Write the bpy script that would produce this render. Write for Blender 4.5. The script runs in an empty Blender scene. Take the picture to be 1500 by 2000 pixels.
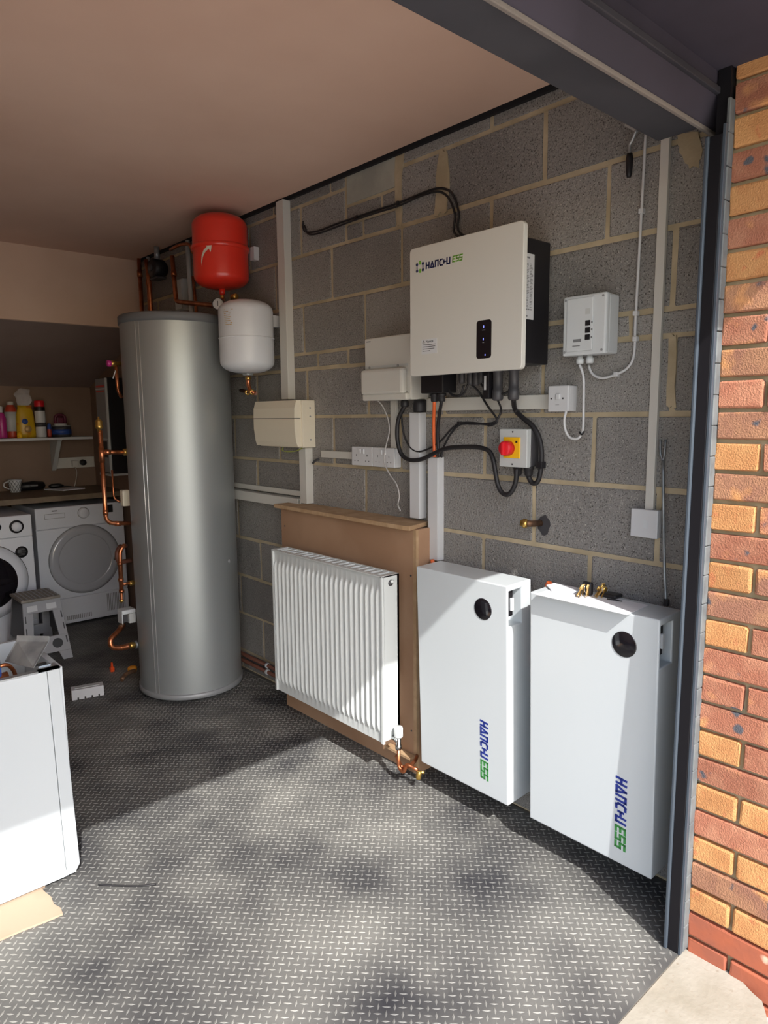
import bpy, bmesh, math, random
from mathutils import Vector, Matrix
random.seed(7)
scene = bpy.context.scene
COL = scene.collection

# ---------------------------------------------------------------- camera
cam_d = bpy.data.cameras.new('camera')
cam = bpy.data.objects.new('camera', cam_d)
COL.objects.link(cam)
scene.camera = cam
YAW, PITCH, ROLL = 0.7301, -0.1392, -0.0094
_f = Vector((math.sin(YAW) * math.cos(PITCH), math.cos(YAW) * math.cos(PITCH), math.sin(PITCH)))
_r = Vector((math.cos(YAW), -math.sin(YAW), 0.0))
_u = _r.cross(_f)
_r2 = _r * math.cos(ROLL) + _u * math.sin(ROLL)
_u2 = _u * math.cos(ROLL) - _r * math.sin(ROLL)
cam.matrix_world = Matrix(((_r2.x, _u2.x, -_f.x, -1.982), (_r2.y, _u2.y, -_f.y, -0.7349),
                           (_r2.z, _u2.z, -_f.z, 1.4628), (0, 0, 0, 1)))
cam_d.sensor_fit = 'VERTICAL'
cam_d.sensor_height = 36.0
cam_d.lens = 36.0 * 1350.15 / 2000.0
cam_d.clip_start = 0.02

# ---------------------------------------------------------------- sky, sun, exposure
world = bpy.data.worlds.new('world')
scene.world = world
world.use_nodes = True
wn = world.node_tree.nodes
wl = world.node_tree.links
wn.clear()
w_out = wn.new('ShaderNodeOutputWorld')
w_bg = wn.new('ShaderNodeBackground')
w_sky = wn.new('ShaderNodeTexSky')
w_sky.sky_type = 'NISHITA'
w_sky.sun_disc = False
w_sky.sun_elevation = math.radians(42.5)
w_sky.sun_rotation = math.radians(200.0)
w_sky.air_density = 1.0
w_sky.dust_density = 2.0
w_hs = wn.new('ShaderNodeHueSaturation')
w_hs.inputs['Saturation'].default_value = 1.0
wl.new(w_sky.outputs[0], w_hs.inputs['Color'])
wl.new(w_hs.outputs[0], w_bg.inputs['Color'])
w_bg.inputs['Strength'].default_value = 0.24
wl.new(w_bg.outputs[0], w_out.inputs['Surface'])

sun_d = bpy.data.lights.new('sun', 'SUN')
sun_d.energy = 3.3
sun_d.angle = math.radians(0.55)
sun_d.color = (1.0, 0.975, 0.935)
sun = bpy.data.objects.new('sun', sun_d)
COL.objects.link(sun)
SUN_DIR = Vector((0.37, 1.0, -0.977)).normalized()
sun.rotation_euler = SUN_DIR.to_track_quat('-Z', 'Y').to_euler()
sun.location = (-3, -6, 7)

scene.view_settings.view_transform = 'Standard'
scene.view_settings.look = 'None'
scene.view_settings.gamma = 1.0
scene.view_settings.use_curve_mapping = False
scene.view_settings.exposure = 1.1

# ---------------------------------------------------------------- materials
def lin(c):
    if isinstance(c, str):
        c = tuple(int(c[i:i + 2], 16) / 255.0 for i in (0, 2, 4))
    return tuple((v / 12.92 if v <= 0.04045 else ((v + 0.055) / 1.055) ** 2.4) for v in c) + (1.0,)

def mat(name, col, rough=0.5, metal=0.0, col2=None, scale=8.0, detail=4.0, lo=0.4, hi=0.6, bump=0.0,
        bscale=60.0, rand=0.0, spec=0.5, coat=0.0, speck=None, stretch=None, bdist=0.002):
    m = bpy.data.materials.new(name)
    m.use_nodes = True
    n = m.node_tree.nodes
    l = m.node_tree.links
    b = n['Principled BSDF']
    b.inputs['Roughness'].default_value = rough
    b.inputs['Metallic'].default_value = metal
    b.inputs['Specular IOR Level'].default_value = spec
    if coat:
        b.inputs['Coat Weight'].default_value = coat
        b.inputs['Coat Roughness'].default_value = 0.08
    tc = n.new('ShaderNodeTexCoord')
    geo = n.new('ShaderNodeNewGeometry')
    vec = geo.outputs['Position']
    if stretch:
        mp = n.new('ShaderNodeMapping')
        mp.inputs['Scale'].default_value = stretch
        l.new(vec, mp.inputs['Vector'])
        vec = mp.outputs[0]
    cur = None
    base = n.new('ShaderNodeRGB')
    base.outputs[0].default_value = lin(col)
    cur = base.outputs[0]
    def noise(sc, det):
        t = n.new('ShaderNodeTexNoise')
        t.inputs['Scale'].default_value = sc
        t.inputs['Detail'].default_value = det
        l.new(vec, t.inputs['Vector'])
        return t.outputs['Fac']
    def ramp(src, a, bb):
        r = n.new('ShaderNodeMapRange')
        r.inputs['From Min'].default_value = a
        r.inputs['From Max'].default_value = bb
        l.new(src, r.inputs['Value'])
        return r.outputs[0]
    def mix(fac, a, c):
        x = n.new('ShaderNodeMix')
        x.data_type = 'RGBA'
        l.new(fac, x.inputs['Factor'])
        l.new(a, x.inputs['A'])
        x.inputs['B'].default_value = lin(c)
        return x.outputs['Result']
    if col2:
        cur = mix(ramp(noise(scale, detail), lo, hi), cur, col2)
    if speck:
        for sc, sca, slo, shi in speck:
            cur = mix(ramp(noise(sca, 2.0), slo, shi), cur, sc)
    if rand:
        oi = n.new('ShaderNodeObjectInfo')
        hs = n.new('ShaderNodeHueSaturation')
        mr = n.new('ShaderNodeMapRange')
        mr.inputs['To Min'].default_value = 1.0 - rand
        mr.inputs['To Max'].default_value = 1.0 + rand
        l.new(oi.outputs['Random'], mr.inputs['Value'])
        l.new(mr.outputs[0], hs.inputs['Value'])
        l.new(cur, hs.inputs['Color'])
        cur = hs.outputs[0]
    l.new(cur, b.inputs['Base Color'])
    if bump:
        bp = n.new('ShaderNodeBump')
        bp.inputs['Strength'].default_value = bump
        bp.inputs['Distance'].default_value = bdist
        l.new(noise(bscale, 6.0), bp.inputs['Height'])
        l.new(bp.outputs[0], b.inputs['Normal'])
    return m

def emit(name, col, s):
    m = bpy.data.materials.new(name)
    m.use_nodes = True
    b = m.node_tree.nodes['Principled BSDF']
    b.inputs['Base Color'].default_value = lin(col)
    b.inputs['Emission Color'].default_value = lin(col)
    b.inputs['Emission Strength'].default_value = s
    return m

M = {}
M['plaster'] = mat('plaster', 'dcbca8', 0.9, col2='d0ae9a', scale=1.3, lo=0.35, hi=0.65, bump=0.15, bscale=9)
M['plaster_wall'] = mat('plaster_wall', 'd6bca6', 0.9, col2='cbae98', scale=1.6, lo=0.35, hi=0.65, bump=0.15, bscale=9)
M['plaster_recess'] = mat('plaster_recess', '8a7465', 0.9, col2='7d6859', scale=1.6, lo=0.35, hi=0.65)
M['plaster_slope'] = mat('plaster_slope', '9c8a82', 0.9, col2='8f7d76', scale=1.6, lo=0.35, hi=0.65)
M['block'] = mat('block', '7f7c79', 0.95, col2='908d89', scale=2.2, detail=6, lo=0.32, hi=0.66, bump=1.0, bscale=120, rand=0.12,
                 speck=[('4a4643', 240, 0.57, 0.67), ('a9a59e', 210, 0.60, 0.70)], bdist=0.005)
M['block_pale'] = mat('block_pale', 'a8a79c', 0.95, col2='96958c', scale=6, bump=0.5, bscale=120)
M['mortar'] = mat('mortar', 'b5a68b', 0.95, col2='a3957a', scale=7, bump=0.6, bscale=110)
M['plinth'] = mat('plinth', '8c8578', 0.95, col2='776f63', scale=5, bump=0.5, bscale=90)
M['brick_orange'] = mat('brick_orange', 'bd8a58', 0.92, col2='b37d4e', scale=14, bump=0.7, bscale=260, rand=0.12,
                        speck=[('b86c48', 30, 0.60, 0.75)], bdist=0.004)
M['brick_red'] = mat('brick_red', 'a9745a', 0.92, col2='9c634c', scale=16, bump=0.7, bscale=250, rand=0.12,
                     speck=[('cf9460', 11, 0.56, 0.70), ('54545a', 17, 0.655, 0.70)], bdist=0.004)
M['brick_brown'] = mat('brick_brown', 'a5785a', 0.92, col2='946752', scale=13, bump=0.7, bscale=250, rand=0.12,
                       speck=[('c98f5c', 12, 0.55, 0.68), ('4c5058', 16, 0.64, 0.69)], bdist=0.004)
M['brick_smooth'] = mat('brick_smooth', 'a3583c', 0.8, col2='94543f', scale=9, bump=0.3, bscale=90,
                        speck=[('d8b79f', 16, 0.68, 0.76)])
M['brick_mortar'] = mat('brick_mortar', 'a39579', 0.95, col2='938567', scale=9, bump=0.8, bscale=100)
M['steel_dark'] = mat('steel_dark', '3a3a40', 0.55, col2='333339', scale=6, spec=0.4)
M['frame_black'] = mat('frame_black', '151418', 0.5, spec=0.25)
M['frame_blue'] = mat('frame_blue', '4b545e', 0.35, 0.3)
M['frame_grey'] = mat('frame_grey', '75797b', 0.6, col2='67696b', scale=15)
M['sealant'] = mat('sealant', '626667', 0.7, col2='54585a', scale=20)
M['soffit'] = mat('soffit', '37333f', 0.85, col2='2e2b36', scale=3)
M['dust'] = mat('dust', '736c66', 0.95, bump=0.6, bscale=200)
M['rubber'] = mat('rubber', '2d2d31', 0.62, col2='7c7b76', scale=2.6, detail=9, lo=0.33, hi=0.78, bump=0.25, bscale=220,
                  spec=0.3)
M['tread'] = mat('tread', '545454', 0.6, col2='9c9b94', scale=2.6, detail=9, lo=0.30, hi=0.74, spec=0.4)
M['paving'] = mat('paving', 'cfc8bd', 0.95, col2='c3bbaf', scale=4, bump=0.5, bscale=60)
M['concrete'] = mat('concrete', '9c978b', 0.95, col2='8d8779', scale=6, bump=0.6, bscale=80,
                    speck=[('bdb4a4', 3, 0.5, 0.7), ('8f8678', 60, 0.66, 0.74)])
M['white_gloss'] = mat('white_gloss', 'bfc5c8', 0.22, spec=0.5)
M['white_enamel'] = mat('white_enamel', 'c6cac9', 0.35)
M['white_plastic'] = mat('white_plastic', 'c6c7c9', 0.45)
M['white_warm'] = mat('white_warm', 'c6c4bd', 0.45)
M['cream'] = mat('cream', 'd8d0bc', 0.5)
M['grey_white'] = mat('grey_white', 'c6cacc', 0.45)
M['pale_grey'] = mat('pale_grey', 'b9bcbb', 0.5)
M['mid_grey'] = mat('mid_grey', '8b8c8d', 0.5)
M['dark_grey'] = mat('dark_grey', '3c3b3e', 0.5)
M['black'] = mat('black', '17161a', 0.45)
M['black_gloss'] = mat('black_gloss', '141217', 0.08, coat=0.5)
M['black_rubber'] = mat('black_rubber', '1d1c1f', 0.55)
M['mdf'] = mat('mdf', 'a58469', 0.8, col2='99775c', scale=3, bump=0.1, bscale=150)
M['mdf_edge'] = mat('mdf_edge', 'b29574', 0.85, col2='a38564', scale=20)
M['silver'] = mat('silver', 'a2a7a8', 0.42, 0.6, spec=0.4)
M['silver_rim'] = mat('silver_rim', '86888a', 0.45, 0.2)
M['cap_grey'] = mat('cap_grey', '65676a', 0.6)
M['seam'] = mat('seam', 'd9dad8', 0.3, 0.6)
M['zinc'] = mat('zinc', 'a6aaab', 0.38, 0.55, col2='7d8184', scale=9)
M['chrome'] = mat('chrome', 'c9cbcc', 0.18, 1.0)
M['copper'] = mat('copper', 'c9815c', 0.28, 0.9, col2='a4623f', scale=18)
M['brass'] = mat('brass', 'c7a35a', 0.3, 0.9)
M['brown_pipe'] = mat('brown_pipe', '70473a', 0.5, 0.2)
M['old_copper'] = mat('old_copper', '7a5b45', 0.55, 0.6, col2='5d4738', scale=40)
M['vessel_white'] = mat('vessel_white', 'ced2d8', 0.35)
M['red_paint'] = mat('red_paint', 'dc3323', 0.28, coat=0.3)
M['red_plastic'] = mat('red_plastic', 'd01a26', 0.4)
M['yellow'] = mat('yellow', 'e9b417', 0.5)
M['orange_cable'] = mat('orange_cable', 'e26a36', 0.5)
M['green_wire'] = mat('green_wire', '9aa24e', 0.5)
M['grey_wire'] = mat('grey_wire', 'a9a6a4', 0.5)
M['logo_blue'] = mat('logo_blue', '1f3186', 0.5)
M['logo_navy'] = mat('logo_navy', '1b2350', 0.5)
M['logo_green'] = mat('logo_green', '6aa534', 0.5)
M['logo_green_dark'] = mat('logo_green_dark', '3f8a46', 0.5)
M['print_grey'] = mat('print_grey', '77787a', 0.6)
M['paper'] = mat('paper', 'cdced3', 0.85)
M['cardboard'] = mat('cardboard', 'b29a84', 0.9, col2='a68e77', scale=4)
M['worktop'] = mat('worktop', '7a6a55', 0.6, col2='6c5c49', scale=9, stretch=(1, 8, 1))
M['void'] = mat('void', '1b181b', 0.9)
M['glass_door'] = mat('glass_door', 'b0b1b5', 0.12, spec=0.6, coat=0.4)
M['glass_dark'] = mat('glass_dark', '1c191e', 0.06, coat=0.6)
M['machine'] = mat('machine', 'd8dae0', 0.35)
M['stool_plastic'] = mat('stool_plastic', '99999c', 0.5)
M['stool_top'] = mat('stool_top', '8f897f', 0.6, col2='797369', scale=30)
M['pink'] = mat('pink', 'b02a7c', 0.35)
M['orange_red'] = mat('orange_red', 'b5402a', 0.4)
M['bag_yellow'] = mat('bag_yellow', 'c9a21c', 0.35, col2='b4551e', scale=11, lo=0.5, hi=0.62)
M['blue'] = mat('blue', '2f4d94', 0.45)
M['ochre'] = mat('ochre', 'c98526', 0.5)
M['led'] = emit('led', '7f8cff', 0.7)
M['skin_tan'] = mat('skin_tan', 'c6a56c', 0.5, 0.4)
m = bpy.data.materials.new('clear_film')
m.use_nodes = True
b = m.node_tree.nodes['Principled BSDF']
b.inputs['Base Color'].default_value = (0.9, 0.9, 0.92, 1)
b.inputs['Roughness'].default_value = 0.12
b.inputs['Alpha'].default_value = 0.28
M['clear_film'] = m

# ---------------------------------------------------------------- mesh builder
class MB:
    def __init__(self, xf=None):
        self.bm = bmesh.new()
        self.xf = xf
    def _apply(self, verts):
        if self.xf:
            for v in verts:
                v.co = self.xf(v.co)
    def box(self, x0, x1, y0, y1, z0, z1, bev=0.0, seg=2):
        bm = self.bm
        c = [(x0, y0, z0), (x1, y0, z0), (x1, y1, z0), (x0, y1, z0), (x0, y0, z1), (x1, y0, z1), (x1, y1, z1), (x0, y1, z1)]
        vs = [bm.verts.new(p) for p in c]
        fs = [bm.faces.new([vs[i] for i in q]) for q in
              ((0, 3, 2, 1), (4, 5, 6, 7), (0, 1, 5, 4), (1, 2, 6, 5), (2, 3, 7, 6), (3, 0, 4, 7))]
        if bev > 0:
            es = list({e for f in fs for e in f.edges})
            r = bmesh.ops.bevel(bm, geom=es, offset=bev, segments=seg, affect='EDGES', profile=0.5)
            vs = list({v for f in r['faces'] for v in f.verts} | {v for v in vs if v.is_valid})
        self._apply(vs)
        return self
    def poly(self, pts, ext, bev=0.0):
        """prism: polygon points pts (3d) extruded by vector ext"""
        bm = self.bm
        e = Vector(ext)
        a = [bm.verts.new(Vector(p)) for p in pts]
        c = [bm.verts.new(Vector(p) + e) for p in pts]
        n = len(pts)
        fs = [bm.faces.new(a), bm.faces.new(c[::-1])]
        for i in range(n):
            j = (i + 1) % n
            fs.append(bm.faces.new([a[j], a[i], c[i], c[j]]))
        bmesh.ops.recalc_face_normals(bm, faces=fs)
        vs = a + c
        if bev > 0:
            es = list({ed for f in fs for ed in f.edges})
            r = bmesh.ops.bevel(bm, geom=es, offset=bev, segments=2, affect='EDGES', profile=0.5)
            vs = list({v for f in r['faces'] for v in f.verts} | {v for v in vs if v.is_valid})
        self._apply(vs)
        return self
    def cyl(self, p0, p1, r, r2=None, n=20, caps=True):
        p0, p1 = Vector(p0), Vector(p1)
        return self.loft([p0, p1], [r, r if r2 is None else r2], n, caps)
    def loft(self, pts, rad, n=12, caps=True):
        bm = self.bm
        pts = [Vector(p) for p in pts]
        rings = []
        t0 = (pts[1] - pts[0]).normalized()
        ref = Vector((0, 0, 1)) if abs(t0.z) < 0.9 else Vector((1, 0, 0))
        nx = t0.cross(ref).normalized()
        allv = []
        for i, p in enumerate(pts):
            if i == 0:
                t = pts[1] - pts[0]
            elif i == len(pts) - 1:
                t = pts[-1] - pts[-2]
            else:
                t = (pts[i + 1] - pts[i]).normalized() + (pts[i] - pts[i - 1]).normalized()
            if t.length < 1e-9:
                t = t0
            t = t.normalized()
            nx = (nx - t * nx.dot(t))
            if nx.length < 1e-6:
                nx = t.orthogonal()
            nx.normalize()
            ny = t.cross(nx)
            r = rad[i] if hasattr(rad, '__len__') else rad
            ring = [bm.verts.new(p + (nx * math.cos(a) + ny * math.sin(a)) * r) for a in [2 * math.pi * k / n for k in range(n)]]
            rings.append(ring)
            allv += ring
        for i in range(len(rings) - 1):
            for k in range(n):
                q = (k + 1) % n
                f = bm.faces.new([rings[i][k], rings[i][q], rings[i + 1][q], rings[i + 1][k]])
                f.smooth = True
        if caps:
            bm.faces.new(rings[0][::-1])
            bm.faces.new(rings[-1])
        self._apply(allv)
        return self
    def tube(self, pts, r, n=10, sub=5, smooth=True):
        pts = [Vector(p) for p in pts]
        if smooth and len(pts) > 2:
            out = []
            P = [pts[0] * 2 - pts[1]] + pts + [pts[-1] * 2 - pts[-2]]
            for i in range(1, len(P) - 2):
                a, b_, c, d = P[i - 1], P[i], P[i + 1], P[i + 2]
                for k in range(sub):
                    t = k / sub
                    out.append(0.5 * ((2 * b_) + (c - a) * t + (2 * a - 5 * b_ + 4 * c - d) * t * t + (3 * b_ - a - 3 * c + d) * t ** 3))
            out.append(pts[-1])
            pts = out
        return self.loft(pts, r, n)
    def pipe(self, pts, r, bend=0.03, n=12):
        """straight runs with rounded elbows"""
        pts = [Vector(p) for p in pts]
        out = [pts[0]]
        for i in range(1, len(pts) - 1):
            a, b_, c = pts[i - 1], pts[i], pts[i + 1]
            d0 = (a - b_).normalized()
            d1 = (c - b_).normalized()
            k = min(bend, (a - b_).length * 0.49, (c - b_).length * 0.49)
            s, e = b_ + d0 * k, b_ + d1 * k
            for q in range(6):
                t = q / 5
                out.append(s * (1 - t) ** 2 + b_ * 2 * t * (1 - t) + e * t * t)
        out.append(pts[-1])
        return self.loft(out, r, n)
    def lathe(self, prof, o, ax=(0, 0, 1), n=32):
        """prof list of (r, h)"""
        bm = self.bm
        o = Vector(o)
        ax = Vector(ax).normalized()
        nx = ax.orthogonal().normalized()
        ny = ax.cross(nx)
        rings = []
        allv = []
        for r, h in prof:
            if r < 1e-6:
                ring = [bm.verts.new(o + ax * h)]
            else:
                ring = [bm.verts.new(o + ax * h + (nx * math.cos(2 * math.pi * k / n) + ny * math.sin(2 * math.pi * k / n)) * r) for k in range(n)]
            rings.append(ring)
            allv += ring
        for i in range(len(rings) - 1):
            A, B = rings[i], rings[i + 1]
            for k in range(n):
                q = (k + 1) % n
                if len(A) == 1 and len(B) == 1:
                    continue
                if len(A) == 1:
                    f = bm.faces.new([A[0], B[q], B[k]])
                elif len(B) == 1:
                    f = bm.faces.new([A[k], A[q], B[0]])
                else:
                    f = bm.faces.new([A[k], A[q], B[q], B[k]])
                f.smooth = True
        self._apply(allv)
        return self
    def vox(self, xs, ys, zs, hole):
        """box on a grid with the cells in hole left out"""
        bm = self.bm
        nx, ny, nz = len(xs) - 1, len(ys) - 1, len(zs) - 1
        V = {}
        def vv(i, j, k):
            if (i, j, k) not in V:
                V[(i, j, k)] = bm.verts.new((xs[i], ys[j], zs[k]))
            return V[(i, j, k)]
        def full(i, j, k):
            return 0 <= i < nx and 0 <= j < ny and 0 <= k < nz and (i, j, k) not in hole
        for i in range(nx):
            for j in range(ny):
                for k in range(nz):
                    if not full(i, j, k):
                        continue
                    for d, q in (((-1, 0, 0), ((0, 0, 0), (0, 0, 1), (0, 1, 1), (0, 1, 0))), ((1, 0, 0), ((1, 0, 0), (1, 1, 0), (1, 1, 1), (1, 0, 1))),
                                 ((0, -1, 0), ((0, 0, 0), (1, 0, 0), (1, 0, 1), (0, 0, 1))), ((0, 1, 0), ((0, 1, 0), (0, 1, 1), (1, 1, 1), (1, 1, 0))),
                                 ((0, 0, -1), ((0, 0, 0), (0, 1, 0), (1, 1, 0), (1, 0, 0))), ((0, 0, 1), ((0, 0, 1), (1, 0, 1), (1, 1, 1), (0, 1, 1)))):
                        if not full(i + d[0], j + d[1], k + d[2]):
                            bm.faces.new([vv(i + a, j + b_, k + c) for a, b_, c in q])
        self._apply(list(V.values()))
        return self
    def strokes(self, segs, w, f):
        """flat lettering: 2d segments of width w, f maps (u, v, d) to space"""
        for (a, b_) in segs:
            a, b_ = Vector(a), Vector(b_)
            d = (b_ - a).normalized()
            p = Vector((-d.y, d.x)) * w / 2
            a2, b2 = a - d * w / 2, b_ + d * w / 2
            q = [a2 - p, b2 - p, b2 + p, a2 + p]
            lo = [self.bm.verts.new(f(t.x, t.y, 0.0)) for t in q]
            hi = [self.bm.verts.new(f(t.x, t.y, 1.0)) for t in q]
            fs = [self.bm.faces.new(hi), self.bm.faces.new(lo[::-1])]
            for i in range(4):
                j = (i + 1) % 4
                fs.append(self.bm.faces.new([lo[i], lo[j], hi[j], hi[i]]))
            bmesh.ops.recalc_face_normals(self.bm, faces=fs)
        return self
    def bounds(self):
        xs = [v.co for v in self.bm.verts]
        return (Vector((min(v.x for v in xs), min(v.y for v in xs), min(v.z for v in xs))),
                Vector((max(v.x for v in xs), max(v.y for v in xs), max(v.z for v in xs))))
    def build(self, name, material, parent=None, flat=False, bevel=0.0):
        bm = self.bm
        if parent is None:
            a, c = self.bounds()
            o = Vector(((a.x + c.x) / 2, (a.y + c.y) / 2, a.z))
            off = o
        else:
            o = Vector((0, 0, 0))
            off = wloc(parent)
        for v in bm.verts:
            v.co -= off
        me = bpy.data.meshes.new(name)
        bm.to_mesh(me)
        bm.free()
        me.materials.append(M[material] if isinstance(material, str) else material)
        ob = bpy.data.objects.new(name, me)
        COL.objects.link(ob)
        ob.location = o
        if parent is not None:
            ob.parent = parent
        if bevel:
            bv = ob.modifiers.new('bevel', 'BEVEL')
            bv.width = bevel
            bv.segments = 2
            bv.limit_method = 'ANGLE'
        return ob

def wloc(o):
    v = Vector(o.location)
    while o.parent:
        o = o.parent
        v += Vector(o.location)
    return v

def tag(o, label=None, cat=None, group=None, kind=None):
    if label:
        o['label'] = label
    if cat:
        o['category'] = cat
    if group:
        o['group'] = group
    if kind:
        o['kind'] = kind
    return o

def thing(name, label, cat, loc, group=None):
    o = bpy.data.objects.new(name, None)
    o.empty_display_size = 0.05
    COL.objects.link(o)
    o.location = loc
    return tag(o, label, cat, group)

def struct(name, mb, material, bevel=0.0):
    return tag(mb.build(name, material, bevel=bevel), kind='structure')

def boxes(name, material, parent, *bs, bev=0.0):
    m = MB()
    for q in bs:
        m.box(*q, bev=bev)
    return m.build(name, material, parent)

# ---------------------------------------------------------------- setting: room shell
BACK = 4.95
ZC = 2.486
fl = MB().box(-3.1, 0.25, 0.0, 5.2, -0.12, -0.004)
floor = struct('floor', fl, 'plinth')
struct('floor_outside', MB().box(-9.0, 6.0, -14.0, 0.0, -0.25, -0.06), 'paving')
rng0 = random.Random(12)
edge = [(-3.1, -0.30)] + [(-3.1 + 0.07 * k, -0.27 + rng0.uniform(-0.012, 0.012)) for k in range(1, 39)] + [(-0.36, -0.262), (-0.315, -0.245), (-0.292, -0.232), (-0.275, -0.222), (-0.253, -0.208), (-0.243, -0.18), (-0.226, -0.15), (-0.218, -0.11), (-0.218, -0.0)]
slab = MB().poly([(x, y, -0.11) for x, y in edge] + [(-3.1, 0.0, -0.11)], (0, 0, 0.108))
struct('floor_threshold', slab, 'concrete')

cl = MB()
cl.box(-3.1, -0.028, 0.0, 3.9, ZC, ZC + 0.015)
struct('wall_right_recess', MB().box(-0.004, 0.006, 3.885, BACK, 0.0, 2.06), 'plaster_recess')
ceiling = struct('ceiling', cl, 'plaster')
struct('ceiling_gap_shade', MB().box(-0.014, -0.0005, 0.18, 3.88, 2.476, 2.500), 'void')  # added dark strip, paints the shadow gap where ceiling meets block wall
roof = struct('ceiling_joists', MB().box(-3.1, 0.3, -0.02, 5.2, 2.62, 2.72), 'void')

# back wall with a bulkhead and a sloping soffit over the utility recess
bw = MB()
bw.poly([(-3.1, 3.88, 2.60), (-3.1, 3.88, 2.047), (-3.1, 3.90, 2.043), (-3.1, 5.2, 2.60)], (3.1, 0, 0))
struct('wall_back', bw, 'plaster_wall')
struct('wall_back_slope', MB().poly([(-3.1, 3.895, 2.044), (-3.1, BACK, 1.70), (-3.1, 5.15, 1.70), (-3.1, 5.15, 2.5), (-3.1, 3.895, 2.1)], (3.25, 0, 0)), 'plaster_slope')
struct('wall_back_recess', MB().box(-3.1, 0.15, BACK, 5.15, 0.0, 1.75), 'plaster_recess')
struct('wall_left', MB().box(-3.2, -3.0, 0.0, 5.2, 0.0, 2.62), 'plaster_wall')
fw = MB()
fw.box(-3.2, 0.12, 0.02, 0.2, 2.30, 2.62)
fw.box(-3.2, -2.62, 0.0, 0.2, 0.0, 2.62)
struct('wall_front', fw, 'brick_mortar')

# block wall: mortar bed with every block a piece of its own
wr = MB().box(0.005, 0.20, 0.0, 5.2, 0.0, 2.62)
wall = struct('wall_right', wr, 'mortar')
WOFF = wloc(wall)
block_mesh = {}
def block(y0, y1, z0, z1, material='block', name='block'):
    key = (round(y1 - y0, 3), round(z1 - z0, 3), material, random.randint(0, 3))
    if key not in block_mesh:
        m = MB()
        hy, hz = (y1 - y0) / 2, (z1 - z0) / 2
        m.box(-0.006, 0.03, -hy, hy, -hz, hz, bev=0.004, seg=1)
        for v in m.bm.verts:
            v.co += Vector((0, random.uniform(-0.0028, 0.0028), random.uniform(-0.0028, 0.0028)))
        me = bpy.data.meshes.new(name)
        m.bm.to_mesh(me)
        m.bm.free()
        me.materials.append(M[material])
        block_mesh[key] = me
    o = bpy.data.objects.new(name, block_mesh[key])
    COL.objects.link(o)
    o.parent = wall
    dx = random.uniform(0.0, 0.0025)
    o.location = Vector((0.006 + dx, (y0 + y1) / 2, (z0 + z1) / 2)) - WOFF
    return o

BED = 1.4587
J = 0.0072      # half joint
def course(z0, z1, perp, step, extra=()):
    """perp: one perpend position, others follow at step"""
    ys = []
    y = perp % step
    while y < 3.88:
        ys.append(y)
        y += step
    ys = sorted(set([round(v, 3) for v in ys]))
    edges = [0.012] + [v for v in ys if 0.06 < v < 3.82] + [3.88]
    for a, c in zip(edges[:-1], edges[1:]):
        skip = False
        for (s, e) in extra:
            if a < e and c > s:
                if a < s - 0.03:
                    block(a + J, s - J, z0 + J, z1 - J)
                if c > e + 0.03:
                    block(e + J, c - J, z0 + J, z1 - J)
                skip = True
        if not skip:
            block(a + J, c - J, z0 + J, z1 - J)

course(0.0, BED - 1.35, 0.472, 0.453)
for k, ph in ((-6, 0.245), (-5, 0.472), (-4, 0.245), (-3, 0.472), (-2, 0.247), (-1, 0.472), (0, 0.222)):
    course(BED + 0.225 * k, BED + 0.225 * (k + 1), ph, 0.4515)
course(BED + 0.225, BED + 0.300, 0.135, 0.2253)
course(BED + 0.300, BED + 0.525, 0.234, 0.453)
course(BED + 0.525, BED + 0.750, 0.450, 0.456)
inf = (1.375, 1.712)
course(BED + 0.750, BED + 0.975, 0.228, 0.455, extra=(inf,))
course(BED + 0.975, 2.62, 0.450, 0.456, extra=(inf,))
# the filled-in opening high on the wall
block(inf[0] + 0.02, inf[1] - J, 2.362, 2.60, 'block_pale')
for a, c in ((inf[0] + 0.02, 1.472), (1.484, inf[1] - J)):
    block(a, c, 2.289, 2.352, 'block')
for a, c in ((inf[0] + 0.02, 1.592), (1.604, inf[1] - J)):
    block(a, c, 2.216, 2.277, 'block')
# smeared mortar on the block faces
def smear(pts, name='mortar_smear'):
    m = MB()
    rng = random.Random(len(pts) + int(pts[0][0] * 1000))
    pr = []
    for i in range(len(pts)):
        a, c = Vector(pts[i]), Vector(pts[(i + 1) % len(pts)])
        for k in range(4):
            q = a.lerp(c, k / 4)
            pr.append((-0.0025, q.x + rng.uniform(-0.006, 0.006), q.y + rng.uniform(-0.008, 0.008)))
    m.poly(pr, (0.012, 0, 0))
    return m.build(name, 'mortar', wall)
smear([(1.115, 2.43), (1.155, 2.43), (1.17, 2.34), (1.175, 2.21), (1.11, 2.21), (1.10, 2.33)])
smear([(1.345, 2.475), (1.395, 2.475), (1.39, 2.22), (1.36, 2.20)])
smear([(p[1], p[2]) for p in [(0, 0.243, 2.23), (0, 0.185, 2.213), (0, 0.165, 2.177), (0, 0.18, 2.122), (0, 0.219, 2.146), (0, 0.236, 2.19)]])
smear([(0.212, 1.68), (0.238, 1.68), (0.234, 1.48), (0.208, 1.48)])

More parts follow.
